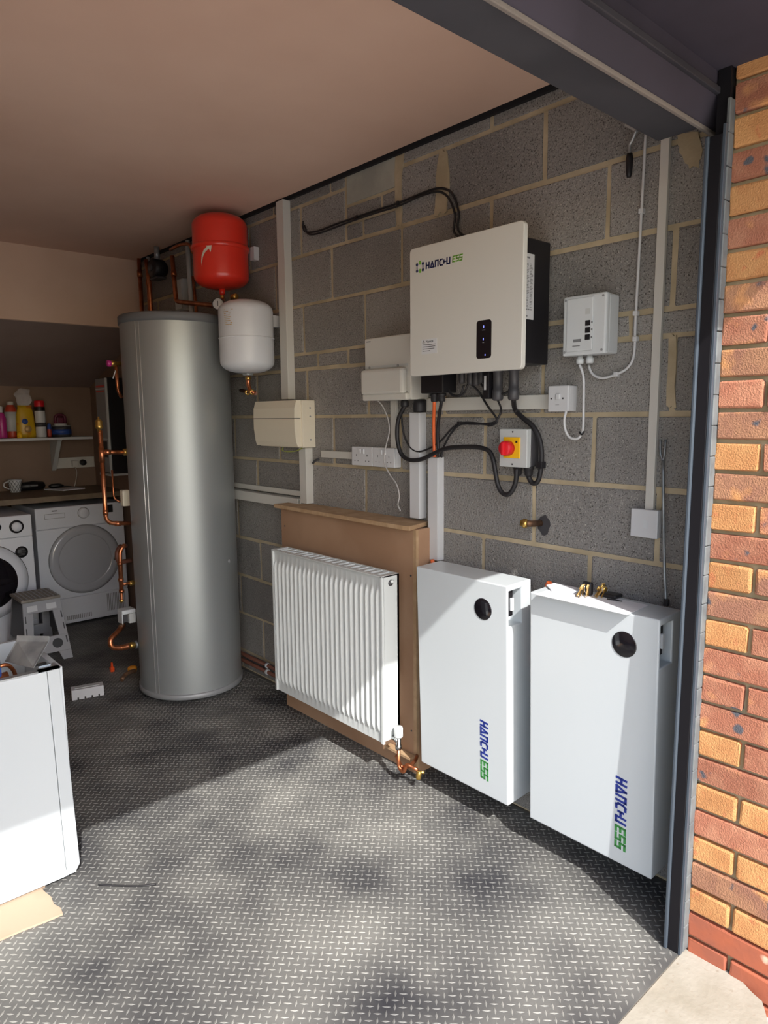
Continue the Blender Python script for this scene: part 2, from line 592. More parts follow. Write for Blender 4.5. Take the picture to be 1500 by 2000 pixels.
# brick pier outside the door
KX, KY, KZ = -0.223, -0.0, 0.0418
bwall = struct('wall_outside', MB().box(KX + 0.011, 0.30, -1.0, 0.0, -0.05, 2.62), 'brick_mortar')
BOFF = wloc(bwall)
brick_mesh = {}
def brick(y0, y1, z0, z1, material):
    key = (round(y1 - y0, 3), round(z1 - z0, 3), material, random.randint(0, 2))
    if key not in brick_mesh:
        m = MB()
        hy, hz = (y1 - y0) / 2, (z1 - z0) / 2
        m.box(-0.004, 0.05, -hy, hy, -hz, hz, bev=0.005, seg=2)
        for v in m.bm.verts:
            v.co += Vector((random.uniform(-0.0012, 0.0012), random.uniform(-0.0015, 0.0015), random.uniform(-0.0015, 0.0015)))
        me = bpy.data.meshes.new('brick')
        m.bm.to_mesh(me)
        m.bm.free()
        me.materials.append(M[material])
        brick_mesh[key] = me
    o = bpy.data.objects.new('brick', brick_mesh[key])
    COL.objects.link(o)
    o.parent = bwall
    o.location = Vector((KX + random.uniform(-0.002, 0.001), (y0 + y1) / 2, (z0 + z1) / 2)) - BOFF
for row in range(-2, 32):
    z0 = KZ + 0.075 * row + 0.005
    z1 = z0 + 0.065
    header = (row % 2 == 0) if row >= 1 else (row % 2 != 0)
    if row in (0, -1, -2):
        header = row == -1
    else:
        header = row % 2 == 1
    y = -0.004
    first = True
    while y > -1.0:
        L = 0.1025 if (first and header) else 0.215
        y1 = y
        y0 = max(y - L, -1.0)
        if y1 - y0 > 0.03:
            if row < 1:
                mt = 'brick_smooth'
            elif first and header:
                mt = 'brick_red' if row in (9, 19, 21) else 'brick_orange'
            else:
                mt = random.choice(['brick_red', 'brick_brown'] if first else ['brick_red', 'brick_brown', 'brick_red', 'brick_brown', 'brick_orange'])
            brick(y0, y1, z0, z1, mt)
        y = y0 - 0.011
        first = False

# door frame, rails and head
dr = thing('door_1', None, None, (-1.3, 0.05, 0.0))
tag(dr, kind='structure')
sc_ = MB()
sc_.box(-0.262, -0.223, 0.004, 0.034, 0.0, 2.10, bev=0.002)
sc_.build('side_channel', 'frame_black', dr)
MB().box(-0.268, -0.258, 0.033, 0.043, 0.0, 2.10, bev=0.003).build('channel_lip', 'frame_blue', dr)
MB().box(-0.262, -0.250, -0.003, 0.004, 0.0, 2.12, bev=0.001).build('front_flange', 'frame_blue', dr)
MB().box(-0.240, -0.20, 0.001, 0.030, 2.10, 2.26).build('top_filler', 'frame_black', dr)
sl = MB()
for i in range(29):
    z = KZ + 0.075 * i
    sl.box(-0.2505, -0.222, -0.006, 0.003, z - 0.038 + random.uniform(0, 0.002), z + 0.0368, bev=0.002, seg=1)
sl.build('sealant', 'sealant', dr)['kind'] = 'stuff'
MB().box(-2.66, -2.60, 0.004, 0.05, 0.0, 2.12).build('far_channel', 'frame_black', dr)
MB().box(-2.95, -0.236, 0.064, 0.175, 2.135, 2.45, bev=0.003).build('head_beam', 'steel_dark', dr)
hb = MB()
hb.poly([(-2.95, 0.062, 2.13), (-2.95, 0.034, 2.20), (-2.95, 0.034, 2.32), (-2.95, 0.062, 2.32)], (2.83, 0, 0))
hb.build('front_rail', 'soffit', dr)
MB().box(-2.95, -0.13, 0.056, 0.066, 2.127, 2.137, bev=0.002).build('rail_edge', 'dust', dr)
MB().box(-2.95, -0.15, 0.024, 0.036, 2.197, 2.212, bev=0.002).build('rail_lip', 'steel_dark', dr)

# dark canopy over the doorway
struct('ceiling_porch', MB().box(-3.3, -0.05, -0.607, 0.05, 2.25, 2.31), 'soffit')

# ---------------------------------------------------------------- treadplate rubber mat
mat_t = thing('rubber_mat', 'black rubber checker-plate mat covering the garage floor', 'mat', (-1.5, 2.0, 0.0))
MB().box(-2.60, -0.004, 0.003, 4.93, -0.004, 0.0).build('sheet', 'rubber', mat_t)
vs, fs = [], []
P = 0.0207
s2 = math.sqrt(0.5)
for i in range(-260, 260):
    for j in range(-260, 260):
        u, v = i * P, j * P
        x, y = (u - v) * s2 - 1.4, (u + v) * s2 + 2.2
        if not (-2.58 < x < -0.012 and 0.014 < y < 4.3):
            continue
        # skip the parts of the floor that nothing outside can see
        if x < -1.95 and y > 0.9:
            continue
        du = (s2, s2) if (i + j) % 2 else (s2, -s2)
        dv = (-du[1], du[0])
        L, Wd, H = 0.0116, 0.0034, 0.0013
        b0 = len(vs)
        for a, c, h in ((-1, 0, 0), (0, -1, 0), (1, 0, 0), (0, 1, 0), (-0.45, 0, 1), (0.45, 0, 1)):
            vs.append((x + 1.5 + du[0] * a * L + dv[0] * c * Wd, y - 2.0 + du[1] * a * L + dv[1] * c * Wd, h * H))
        fs += [(b0, b0 + 1, b0 + 4), (b0 + 1, b0 + 5, b0 + 4), (b0 + 1, b0 + 2, b0 + 5), (b0 + 2, b0 + 3, b0 + 5), (b0 + 3, b0 + 4, b0 + 5), (b0 + 3, b0, b0 + 4)]
me = bpy.data.meshes.new('tread')
me.from_pydata(vs, [], fs)
me.materials.append(M['tread'])
tr = bpy.data.objects.new('tread', me)
COL.objects.link(tr)
tr.parent = mat_t
tr['kind'] = 'stuff'
del vs, fs

# ---------------------------------------------------------------- lettering
GL = {
 'H': ([((0, 0), (0, 1)), ((.62, 0), (.62, 1)), ((0, .5), (.62, .5))], .82),
 'A': ([((0, 0), (.36, 1)), ((.36, 1), (.74, 0)), ((.22, 0), (.74, 0))], .92),
 'n': ([((0, 0), (0, 1)), ((0, 1), (.6, 1)), ((.6, 1), (.6, 0))], .82),
 'C': ([((.58, 1), (.2, 1)), ((.2, 1), (0, .75)), ((0, .75), (0, .25)), ((0, .25), (.2, 0)), ((.2, 0), (.58, 0))], .70),
 'h': ([((.08, .26), (.08, .74)), ((.08, .5), (.44, .5))], .58),
 'U': ([((0, 1), (0, 0)), ((0, 0), (.6, 0)), ((.6, 0), (.6, 1))], .85),
 ' ': ([], .25),
 'E': ([((0, 0), (.58, 0)), ((.0, .5), (.5, .5)), ((0, 1), (.58, 1)), ((0, 0), (0, 1))], .78),
 'S': ([((.6, 1), (0, 1)), ((0, 1), (0, .5)), ((0, .5), (.6, .5)), ((.6, .5), (.6, 0)), ((.6, 0), (0, 0))], .80),
}
def letters(txt, w=0.19, shear=0.0):
    segs = []
    x = 0.0
    for ch in txt:
        s, adv = GL[ch]
        for a, c in s:
            segs.append(((a[0] + x + shear * a[1], a[1]), (c[0] + x + shear * c[1], c[1])))
        x += adv + 0.16
    return segs, x - 0.16

# ---------------------------------------------------------------- wall batteries
def battery(y0, y1, label, logo_y, logo_z0, logo_z1, disp):
    zb, zt = 0.119, 0.9024
    up = Vector((-0.0238, 0, 0.7834)).normalized()
    inn = Vector((up.z, 0, -up.x))
    base = Vector((-0.1858, 0, zb))
    Hh, D = 0.7838, 0.131
    def xf(p):           # x = depth, y = y, z = height above the bottom edge
        return base + inn * p.x + Vector((0, p.y, 0)) + up * p.z
    t = thing('wall_battery', label, 'battery', (-0.12, (y0 + y1) / 2, zb), 'white wall batteries')
    m = MB(xf)
    m.vox([0, 0.010, 0.078, D], [y0, y0 + 0.05, y1], [0, 0.642, 0.764, Hh], {(1, 0, 1)})
    m.build('case', 'white_gloss', t, bevel=0.004)
    r = MB(xf)
    r.box(0.016, 0.046, y0 + 0.012, y0 + 0.05, 0.672, 0.760, bev=0.002)
    br = r.build('isolator', 'black', t)
    r = MB(xf)
    r.box(0.030, 0.044, y0 + 0.005, y0 + 0.014, 0.692, 0.735, bev=0.001)
    r.build('switch_lever', 'grey_white', br)
    d = MB(xf)
    d.lathe([(0, 0.0), (0.038, 0.0), (0.038, -0.0012), (0.036, -0.002), (0, -0.002)], (0, disp[0], disp[1]), (1, 0, 0), 40)
    d.build('round_display', 'black_gloss', t)
    h = 0.029
    L = logo_z1 - logo_z0
    s1, l1 = letters('HAnChU', 0.25, 0.14)
    s2_, l2 = letters('ESS', 0.25, 0.14)
    k = L / (l1 + 0.35 + l2)
    def f1(u, v, e):
        return xf(Vector((-0.0002 - 0.0006 * e, logo_y - (v - 0.5) * h, logo_z1 - zb - u * k)))
    g = MB()
    g.strokes(s1, 0.27, f1)
    g.build('blue_lettering', 'logo_blue', t)
    g = MB()
    g.strokes([((a[0] + l1 + 0.35, a[1]), (c[0] + l1 + 0.35, c[1])) for a, c in s2_], 0.27, f1)
    g.build('green_lettering', 'logo_green_dark', t)
    # brackets that carry the box off the wall
    for z in (0.10, 0.62):
        w = MB()
        w.box(-0.08, 0.004, y0 + 0.04, y1 - 0.04, zb + z, zb + z + 0.05)
        w.build('wall_bracket', 'mid_grey', t)
    return t
battery(0.6443, 1.0676, 'white wall battery next to the wooden boxing, black round display, bare top', 0.747, 0.178, 0.396, (0.747, 0.686))
battery(0.1236, 0.553, 'white wall battery nearest the door frame with papers and keys on top', 0.224, 0.168, 0.396, (0.226, 0.690))

# papers and keys on the right battery
zt = 0.9045
pp = MB()
def sheet(pts, z, th=0.0012):
    pp.poly([(x, y, z) for x, y in pts], (0, 0, th))
sheet([(-0.236, 0.205), (-0.100, 0.212), (-0.096, 0.520), (-0.236, 0.515)], zt + 0.0006)
o = pp.build('paper_sheets', 'paper')
tag(o, 'white paper sheet lying flat on the right-hand battery and overhanging its front edge', 'paper')
pp = MB()
sheet([(-0.135, 0.44), (-0.085, 0.43), (-0.088, 0.545), (-0.128, 0.548), (-0.17, 0.50)], zt + 0.0026, 0.004)
o = pp.build('folded_paper', 'paper')
tag(o, 'small folded white paper at the left end of the right-hand battery top', 'paper')

def key_bunch(c, label, fob, seed):
    rng = random.Random(seed)
    t = thing('key_bunch', label, 'keys', (c[0], c[1], zt + 0.002), 'keys on the right-hand battery')
    cx, cy, cz = c[0], c[1], zt + 0.002
    r = MB()
    ring = [(cx + 0.014 * math.cos(a), cy + 0.003 * math.sin(a), cz + 0.022 + 0.014 * math.sin(a)) for a in [k * math.pi / 8 for k in range(17)]]
    r.tube(ring, 0.0012, 6, 2)
    r.build('key_ring', 'chrome', t)
    for i in range(6):
        a = rng.uniform(-0.5, 0.5)
        k = MB()
        bx, by = cx + rng.uniform(-0.012, 0.012), cy + rng.uniform(-0.016, 0.016)
        top = Vector((bx, by, cz + 0.022 + rng.uniform(0, 0.01)))
        tip = Vector((bx - 0.022 + rng.uniform(-0.006, 0.006), by + 0.022 * math.sin(a), cz + 0.003))
        k.lathe([(0, 0), (0.0085, 0), (0.0085, 0.002), (0, 0.002)], top, (0.3, 1, 0.2), 14)
        d = tip - top
        side = d.cross(Vector((0, 1, 0))).normalized() * 0.0028
        k.poly([top - side, top + side, tip + side * 0.7, tip - side * 0.7], (0, 0.0018, 0))
        k.build('key', 'brass' if i % 2 else 'skin_tan', t)
    f = MB()
    if fob == 'fob':
        f.box(cx - 0.014, cx + 0.030, cy - 0.045, cy + 0.012, cz, cz + 0.012, bev=0.005)
        f.build('fob', 'black', t)
    else:
        f.box(cx + 0.004, cx + 0.020, cy - 0.012, cy + 0.022, cz, cz + 0.042, bev=0.006)
        f.build('leather_tag', 'black', t)
key_bunch((-0.140, 0.392), 'brass key bunch with upright black tag, left one of the two on the battery', 'tag', 3)
key_bunch((-0.105, 0.352), 'key bunch with flat black fob, right one of the two on the battery', 'fob', 5)
pn = MB().tube([(-0.134, 0.326, zt + 0.005), (-0.131, 0.303, zt + 0.005), (-0.128, 0.281, zt + 0.005)], 0.0018, 8, 2)
tag(pn.build('pencil_lead', 'black'), 'thin black stick lying on the papers of the right-hand battery', 'stick')

# ---------------------------------------------------------------- inverter
t = thing('inverter', 'large white-fronted inverter with blue and green logo and black body on the block wall', 'inverter', (-0.13, 0.81, 1.597))
ip = MB()
# front panel with rounded corners
def rrect(y0, y1, z0, z1, r, n=5):
    out = []
    for cy, cz, a0 in ((y1 - r, z1 - r, 0), (y0 + r, z1 - r, 90), (y0 + r, z0 + r, 180), (y1 - r, z0 + r, 270)):
        for k in range(n + 1):
            a = math.radians(a0 + 90 * k / n)
            out.append((cy + r * math.cos(a), cz + r * math.sin(a)))
    return out
ip.poly([(-0.2547, y, z) for y, z in rrect(0.5675, 1.0498, 1.5967, 2.0266, 0.014)], (0.020, 0, 0), bev=0.0025)
ip.build('front_panel', 'white_warm', t)
bd = MB()
bd.box(-0.236, -0.030, 0.630, 1.015, 1.622, 2.006, bev=0.004)
bd.box(-0.030, -0.001, 0.66, 0.98, 1.66, 1.96)
bod = bd.build('body', 'black', t)
dp = MB().poly([(-0.2553, y, z) for y, z in rrect(0.685, 0.7455, 1.6375, 1.7555, 0.010)], (0.002, 0, 0))
dsp = dp.build('display', 'black_gloss', t)
for y, z, h in ((0.716, 1.735, 0.010), (0.717, 1.697, 0.009), (0.709, 1.648, 0.006)):
    MB().box(-0.2558, -0.2551, y - 0.0013, y + 0.0013, z - h / 2.6, z + h / 2.6).build('indicator_light', 'led', dsp)
for y, z, w_ in ((0.716, 1.725, 0.012), (0.717, 1.687, 0.006)):
    lb = MB()
    lb.box(-0.2557, -0.2551, y - w_ / 2, y + w_ / 2, z - 0.001, z + 0.001)
    lb.build('display_caption', 'print_grey', dsp)
# logo
def fpan(y1, z0, k, h):
    return lambda u, v, e: Vector((-0.2547 - 0.0002 - 0.0006 * e, y1 - u * k, z0 + v * h))
s1, l1 = letters('HAnChU', 0.24, 0.02)
kk = (0.969 - 0.857) / l1
MB().strokes(s1, 0.25, fpan(0.969, 1.951, kk, 0.0180)).build('blue_lettering', 'logo_navy', t)
s1, l1 = letters('ESS', 0.24, 0.10)
kk = (0.849 - 0.806) / l1
MB().strokes(s1, 0.25, fpan(0.849, 1.953, kk, 0.0165)).build('green_lettering', 'logo_green', t)
lg = MB()
for y in (1.013, 0.985):
    lg.strokes([((0, 0.25), (0, 0.75))], 0.30, lambda u, v, e, y=y: Vector((-0.2549 - 0.0006 * e, y - u * 0.012, 1.948 + v * 0.024)))
    for z in (1.949, 1.970):
        lg.lathe([(0, 0), (0.0052, 0), (0.0052, 0.0008), (0, 0.0008)], (-0.2549, y, z), (-1, 0, 0), 14)
lg.build('logo_icon_blue', 'logo_navy', t)
lg = MB()
for z in (1.941, 1.968):
    lg.poly([(-0.2555, y, zz) for y, zz in rrect(0.9945, 1.0035, z, z + 0.0135, 0.0044)], (0.001, 0, 0))
lg.build('logo_icon_green', 'logo_green', t)
nt = MB().box(-0.2553, -0.2546, 0.9195, 0.992, 1.669, 1.7185)
ntl = nt.build('notice_label', 'white_plastic', t)
tx = MB()
for k, (z, w_) in enumerate(((1.700, 0.062), (1.693, 0.060), (1.686, 0.056), (1.679, 0.036))):
    tx.box(-0.2557, -0.2552, 0.987 - w_, 0.987, z - 0.0009, z + 0.0009)
tx.strokes([((0, 0), (.5, .9)), ((.5, .9), (1, 0)), ((1, 0), (0, 0)), ((.5, .25), (.5, .55))], 0.1,
           lambda u, v, e: Vector((-0.2552 - 0.0005 * e, 0.987 - u * 0.010, 1.7065 + v * 0.009)))
tx.build('notice_lines', 'dark_grey', ntl)['kind'] = 'stuff'
def text(txt, size, fn, material, parent, name):
    cu = bpy.data.curves.new('txt', 'FONT')
    cu.body = txt
    cu.size = size
    cu.extrude = 0.0002
    ob = bpy.data.objects.new('txt', cu)
    COL.objects.link(ob)
    dg = bpy.context.evaluated_depsgraph_get()
    me = bpy.data.meshes.new_from_object(ob.evaluated_get(dg))
    bpy.data.objects.remove(ob)
    off = wloc(parent)
    for v in me.vertices:
        v.co = Vector(fn(v.co.x, v.co.y, v.co.z)) - off
    me.materials.clear()
    me.materials.append(M[material])
    o = bpy.data.objects.new(name, me)
    COL.objects.link(o)
    o.parent = parent
    return o
text('Notice', 0.0125, lambda u, v, w_: (-0.2555 - w_, 0.971 - u, 1.7065 + v), 'black', ntl, 'notice_heading')
sd = MB().box(-0.174, -0.117, 0.6285, 0.631, 1.758, 1.957)
sdl = sd.build('rating_label', 'white_plastic', t)
tx = MB()
rng = random.Random(4)
for k in range(30):
    z = 1.925 - k * 0.0045
    tx.box(-0.168, -0.168 + 0.018 + rng.uniform(0, 0.008), 0.6278, 0.6288, z, z + 0.0018)
    tx.box(-0.139, -0.139 + 0.008 + rng.uniform(0, 0.008), 0.6278, 0.6288, z, z + 0.0018)
tx.box(-0.168, -0.141, 0.6278, 0.6288, 1.942, 1.947)
for k in range(4):
    tx.box(-0.168 + k * 0.011, -0.161 + k * 0.011, 0.6278, 0.6288, 1.786, 1.790)
tx.box(-0.168, -0.149, 0.6278, 0.6288, 1.765, 1.770)
tx.build('rating_text', 'print_grey', sdl)['kind'] = 'stuff'
# sockets, glands and plugs under the inverter
cb = MB().box(-0.135, -0.06, 1.006, 1.118, 1.541, 1.625, bev=0.004)
cbx = cb.build('terminal_cover', 'black', t)
for y in (1.043, 1.080):
    MB().lathe([(0, 0), (0.012, 0), (0.014, 0.004), (0.014, 0.020), (0.017, 0.022), (0.017, 0.032), (0, 0.032)], (-0.10, y, 1.510), (0, 0, 1), 14).build('cable_gland', 'black_rubber', cbx)
for y in (0.945, 0.905, 0.878, 0.855):
    MB().lathe([(0, 0), (0.009, 0), (0.012, 0.01), (0.012, 0.05), (0.009, 0.062), (0, 0.062)], (-0.10, y, 1.566 + random.uniform(-.006, .006)), (0, 0, 1), 12).build('signal_plug', 'dark_grey', t)
for y in (0.715, 0.782):
    MB().lathe([(0, 0), (0.014, 0), (0.019, 0.006), (0.019, 0.036), (0.0165, 0.038), (0.0165, 0.095), (0.020, 0.097), (0.020, 0.108), (0, 0.108)], (-0.10, y, 1.508), (0, 0, 1), 18).build('round_plug', 'dark_grey', t)
dg_ = MB().box(-0.125, -0.085, 0.802, 0.826, 1.515, 1.622, bev=0.002)
dgl = dg_.build('dongle', 'black', t)
boxes('dongle_label', 'white_plastic', dgl, (-0.1256, -0.1245, 0.812, 0.821, 1.545, 1.592))

# ---------------------------------------------------------------- cables on the wall
def cable(name, pts, r, material, label, cat='cable', clips=(), clipm='black', group=None, n=8):
    group = {'black_cable': 'black cables around the inverter', 'white_cable': 'white cables of the control box', 'orange_cable': 'orange battery cables'}.get(name, group)
    m = MB().tube(pts, r, n, 5)
    if not clips:
        return tag(m.build(name, material), label, cat, group)
    a, c = m.bounds()
    t = thing(name, label, cat, ((a.x + c.x) / 2, (a.y + c.y) / 2, a.z), group)
    m.build('lead', material, t)
    for p in clips:
        q = Vector(p)
        k = MB().box(q.x - r - 0.003, min(0.001, q.x + r + 0.006), q.y - r - 0.003, q.y + r + 0.003, q.z - r - 0.003, q.z + r + 0.003, bev=0.002)
        k.build('cable_clip', clipm, t)
    return t
cable('black_cable', [(-0.01, 2.012, 2.357), (-0.01, 2.013, 2.326), (-0.01, 1.982, 2.301), (-0.01, 1.883, 2.291), (-0.01, 1.789, 2.294), (-0.01, 1.647, 2.295), (-0.01, 1.482, 2.295), (-0.01, 1.369, 2.294), (-0.01, 1.245, 2.3), (-0.01, 1.164, 2.3), (-0.01, 1.106, 2.284), (-0.01, 1.071, 2.253), (-0.01, 1.045, 2.19), (-0.01, 1.035, 2.114)] + [(-0.030, 0.838, 2.040), (-0.060, 0.838, 2.000)], 0.0042, 'black_rubber',
      'black cable arching over the wall to the inverter top, upper of the pair', clips=[(-0.01, 1.623, 2.294), (-0.01, 1.369, 2.294)], group=None)
cable('black_cable', [(-0.013, 2, 2.336), (-0.013, 1.97, 2.292), (-0.013, 1.891, 2.279), (-0.013, 1.786, 2.28), (-0.013, 1.643, 2.284), (-0.013, 1.479, 2.284), (-0.013, 1.363, 2.282), (-0.013, 1.242, 2.29), (-0.013, 1.166, 2.289), (-0.013, 1.122, 2.275), (-0.013, 1.088, 2.244), (-0.013, 1.06, 2.184), (-0.013, 1.054, 2.112)] + [(-0.030, 0.862, 2.040), (-0.060, 0.862, 2.000)], 0.0042, 'black_rubber',
      'black cable arching over the wall to the inverter top, lower of the pair')
cable('orange_cable', [(-0.10, 1.080, 1.515)] + [(-0.045, 1.137, 1.424), (-0.045, 1.132, 1.3)], 0.0065, 'orange_cable', 'orange cable dropping from the inverter into the short white trunking')
cable('black_cable', [(-0.10, 1.043, 1.515)] + [(-0.045, 1.113, 1.433), (-0.045, 1.115, 1.365), (-0.045, 1.107, 1.3)], 0.0065, 'black_rubber', 'straight black cable beside the orange one below the inverter')
cable('black_cable', [(-0.055, 1.288, 1.50)] + [(-0.055, 1.326, 1.444), (-0.055, 1.333, 1.371), (-0.055, 1.312, 1.31), (-0.055, 1.267, 1.285), (-0.055, 1.197, 1.289), (-0.055, 1.133, 1.312), (-0.055, 1.066, 1.335), (-0.055, 0.988, 1.343), (-0.055, 0.914, 1.345), (-0.055, 0.861, 1.336), (-0.055, 0.838, 1.311), (-0.055, 0.825, 1.266), (-0.055, 0.813, 1.218), (-0.055, 0.794, 1.189), (-0.055, 0.769, 1.183), (-0.055, 0.747, 1.201), (-0.055, 0.733, 1.236), (-0.055, 0.731, 1.277)], 0.0085, 'black_rubber',
      'thick black flexible conduit sweeping from the grey consumer unit to the rotary isolator')
cable('black_cable', [(-0.10, 0.715, 1.515)] + [(-0.03, 0.761, 1.478), (-0.03, 0.73, 1.451), (-0.03, 0.687, 1.422), (-0.03, 0.659, 1.383), (-0.03, 0.647, 1.331), (-0.03, 0.65, 1.271), (-0.03, 0.661, 1.235), (-0.03, 0.68, 1.227), (-0.03, 0.697, 1.245), (-0.03, 0.702, 1.277)], 0.0085, 'black_rubber',
      'thick black flexible conduit looping around the right of the rotary isolator', clips=[(-0.03, 0.65, 1.291)])
cable('black_cable', [(-0.10, 0.905, 1.57)] + [(-0.04, 0.917, 1.543), (-0.04, 0.876, 1.493), (-0.04, 0.833, 1.446), (-0.04, 0.842, 1.428), (-0.04, 0.88, 1.426), (-0.04, 0.94, 1.432), (-0.04, 1.007, 1.43), (-0.04, 1.054, 1.405), (-0.04, 1.101, 1.365), (-0.04, 1.161, 1.334), (-0.04, 1.233, 1.318), (-0.04, 1.285, 1.345), (-0.04, 1.315, 1.402), (-0.04, 1.323, 1.474)], 0.0038, 'black_rubber',
      'thin black lead tied along the wall between plugs and the white consumer unit', clips=[(-0.04, 0.863, 1.426), (-0.04, 1.01, 1.43)])
cable('black_cable', [(-0.10, 0.782, 1.512)] + [(-0.04, 0.814, 1.478), (-0.04, 0.827, 1.45), (-0.04, 0.852, 1.432), (-0.04, 0.928, 1.428), (-0.04, 1.002, 1.426), (-0.04, 1.048, 1.395), (-0.04, 1.085, 1.346), (-0.04, 1.101, 1.3)], 0.0038, 'black_rubber',
      'thin black lead from the round plug running down into the short white trunking')
cable('black_cable', [(-0.1, 1.012, 1.56), (-0.1, 0.999, 1.54), (-0.1, 0.974, 1.53), (-0.1, 0.949, 1.536), (-0.1, 0.935, 1.566)], 0.0035, 'black_rubber', 'short black lead looped beneath the inverter, outer loop')
cable('black_cable', [(-0.098, 1.014, 1.551), (-0.098, 0.991, 1.532), (-0.098, 0.956, 1.529), (-0.098, 0.932, 1.543), (-0.098, 0.918, 1.569)], 0.0035, 'black_rubber', 'short black lead looped beneath the inverter, inner loop')
cable('black_cable', [(-0.1, 0.855, 1.567), (-0.1, 0.836, 1.545), (-0.1, 0.809, 1.527), (-0.1, 0.754, 1.532), (-0.1, 0.73, 1.542)], 0.0035, 'black_rubber', 'short black lead sagging behind the round plugs')
cable('grey_wire', [(-0.10, 1.40, 1.522)] + [(-0.065, 1.407, 1.496), (-0.065, 1.376, 1.444), (-0.065, 1.371, 1.392), (-0.065, 1.39, 1.339), (-0.065, 1.404, 1.275), (-0.065, 1.373, 1.224), (-0.065, 1.33, 1.184), (-0.065, 1.312, 1.137), (-0.065, 1.321, 1.1), (-0.065, 1.306, 1.074)], 0.0026, 'grey_wire',
      'thin grey wire hanging from the white consumer unit across the sockets')
cable('green_yellow_wire', [(-0.06, 2.15, 1.318)] + [(-0.06, 2.163, 1.294), (-0.06, 2.104, 1.29), (-0.06, 2.039, 1.297), (-0.06, 1.995, 1.311)], 0.0028, 'green_wire', 'green and yellow earth wire looping under the cream fuse box')
cable('white_cable', [(-0.045, 0.502, 1.614), (-0.045, 0.492, 1.593), (-0.045, 0.485, 1.562), (-0.045, 0.483, 1.49), (-0.045, 0.482, 1.426), (-0.045, 0.487, 1.397), (-0.045, 0.505, 1.382), (-0.045, 0.532, 1.388), (-0.045, 0.548, 1.413), (-0.045, 0.552, 1.442), (-0.045, 0.546, 1.47)], 0.0042, 'white_plastic',
      'white cable looping from the grey-white control box down to the light switch')
ct = MB().tube([(-0.052, 0.492, 1.405), (-0.052, 0.482, 1.396), (-0.052, 0.474, 1.406)], 0.003, 8, 3)
tag(ct.build('cable_tie', 'black'), 'black cable tie round the white loop below the control box', 'cable tie')
cable('white_cable', [(-0.012, 0.49, 1.615), (-0.012, 0.481, 1.592), (-0.012, 0.463, 1.577), (-0.012, 0.434, 1.571), (-0.012, 0.393, 1.58), (-0.012, 0.36, 1.595), (-0.012, 0.341, 1.621), (-0.012, 0.336, 1.661), (-0.012, 0.337, 1.714), (-0.012, 0.336, 1.802), (-0.012, 0.334, 1.918), (-0.012, 0.332, 2.043), (-0.012, 0.33, 2.172), (-0.012, 0.329, 2.254)], 0.0042, 'white_plastic',
      'white cable clipped up the wall from the control box to the ceiling', clips=[(-0.012, 0.393, 1.58), (-0.012, 0.335, 1.681), (-0.012, 0.337, 1.755), (-0.012, 0.332, 2.043)], clipm='white_plastic')

# ---------------------------------------------------------------- white trunking
def trunk_v(label, y0, y1, z0, z1, d, m='white_warm', lid=True, name='cable_trunking'):
    t = thing(name, label, 'trunking', (-d / 2, (y0 + y1) / 2, z0), 'white cable trunking on the block wall')
    boxes('channel', m, t, (-d + 0.004, 0.0, y0 + 0.0015, y1 - 0.0015, z0, z1))
    boxes('lid', m, t, (-d, -d + 0.012, y0, y1, z0, z1), bev=0.0015)
    return t
def trunk_h(label, y0, y1, z0, z1, d, m='white_warm', name='cable_trunking'):
    t = thing(name, label, 'trunking', (-d / 2, (y0 + y1) / 2, z0), 'white cable trunking on the block wall')
    boxes('channel', m, t, (-d + 0.004, 0.0, y0, y1, z0 + 0.0015, z1 - 0.0015))
    boxes('lid', m, t, (-d, -d + 0.010, y0, y1, z0, z1), bev=0.0015)
    return t
trunk_v('tall white trunking from the ceiling down to the cream fuse box', 2.126, 2.186, 1.545, 2.474, 0.042)
trunk_v('white trunking between the cream fuse box and the wooden shelf', 1.993, 2.047, 1.040, 1.312, 0.043)
trunk_v('white trunking standing on the right end of the wooden shelf', 1.221, 1.275, 1.048, 1.472, 0.042, 'white_plastic')
trunk_v('short white trunking that takes the orange cable above the left-hand battery', 1.123, 1.176, 0.890, 1.298, 0.038, 'white_plastic')
trunk_v('slim white trunking from the head beam down to the square switch plate', 0.255, 0.281, 1.174, 2.28, 0.016)
trunk_v('narrow white trunking from the white consumer unit down to the sockets', 1.382, 1.416, 1.322, 1.53, 0.016)
trunk_h('white trunking from the white consumer unit across to the light switch', 0.612, 1.205, 1.478, 1.526, 0.016)
trunk_h('white mini trunking from the black conduit stub to the sockets', 1.645, 1.905, 1.268, 1.300, 0.016)
trunk_h('upper white skirting trunking running behind the silver cylinder', 2.05, 2.98, 1.068, 1.094, 0.020)
trunk_h('lower deep white trunking from the silver cylinder to the wooden shelf', 2.048, 2.98, 1.010, 1.060, 0.055)
cs = MB().tube([(-0.02, 1.92, 1.258), (-0.02, 1.945, 1.252), (-0.02, 1.966, 1.237)], 0.006, 10, 3)
tag(cs.build('conduit_stub', 'dark_grey'), 'short dark flexible conduit stub at the end of the white mini trunking', 'conduit')

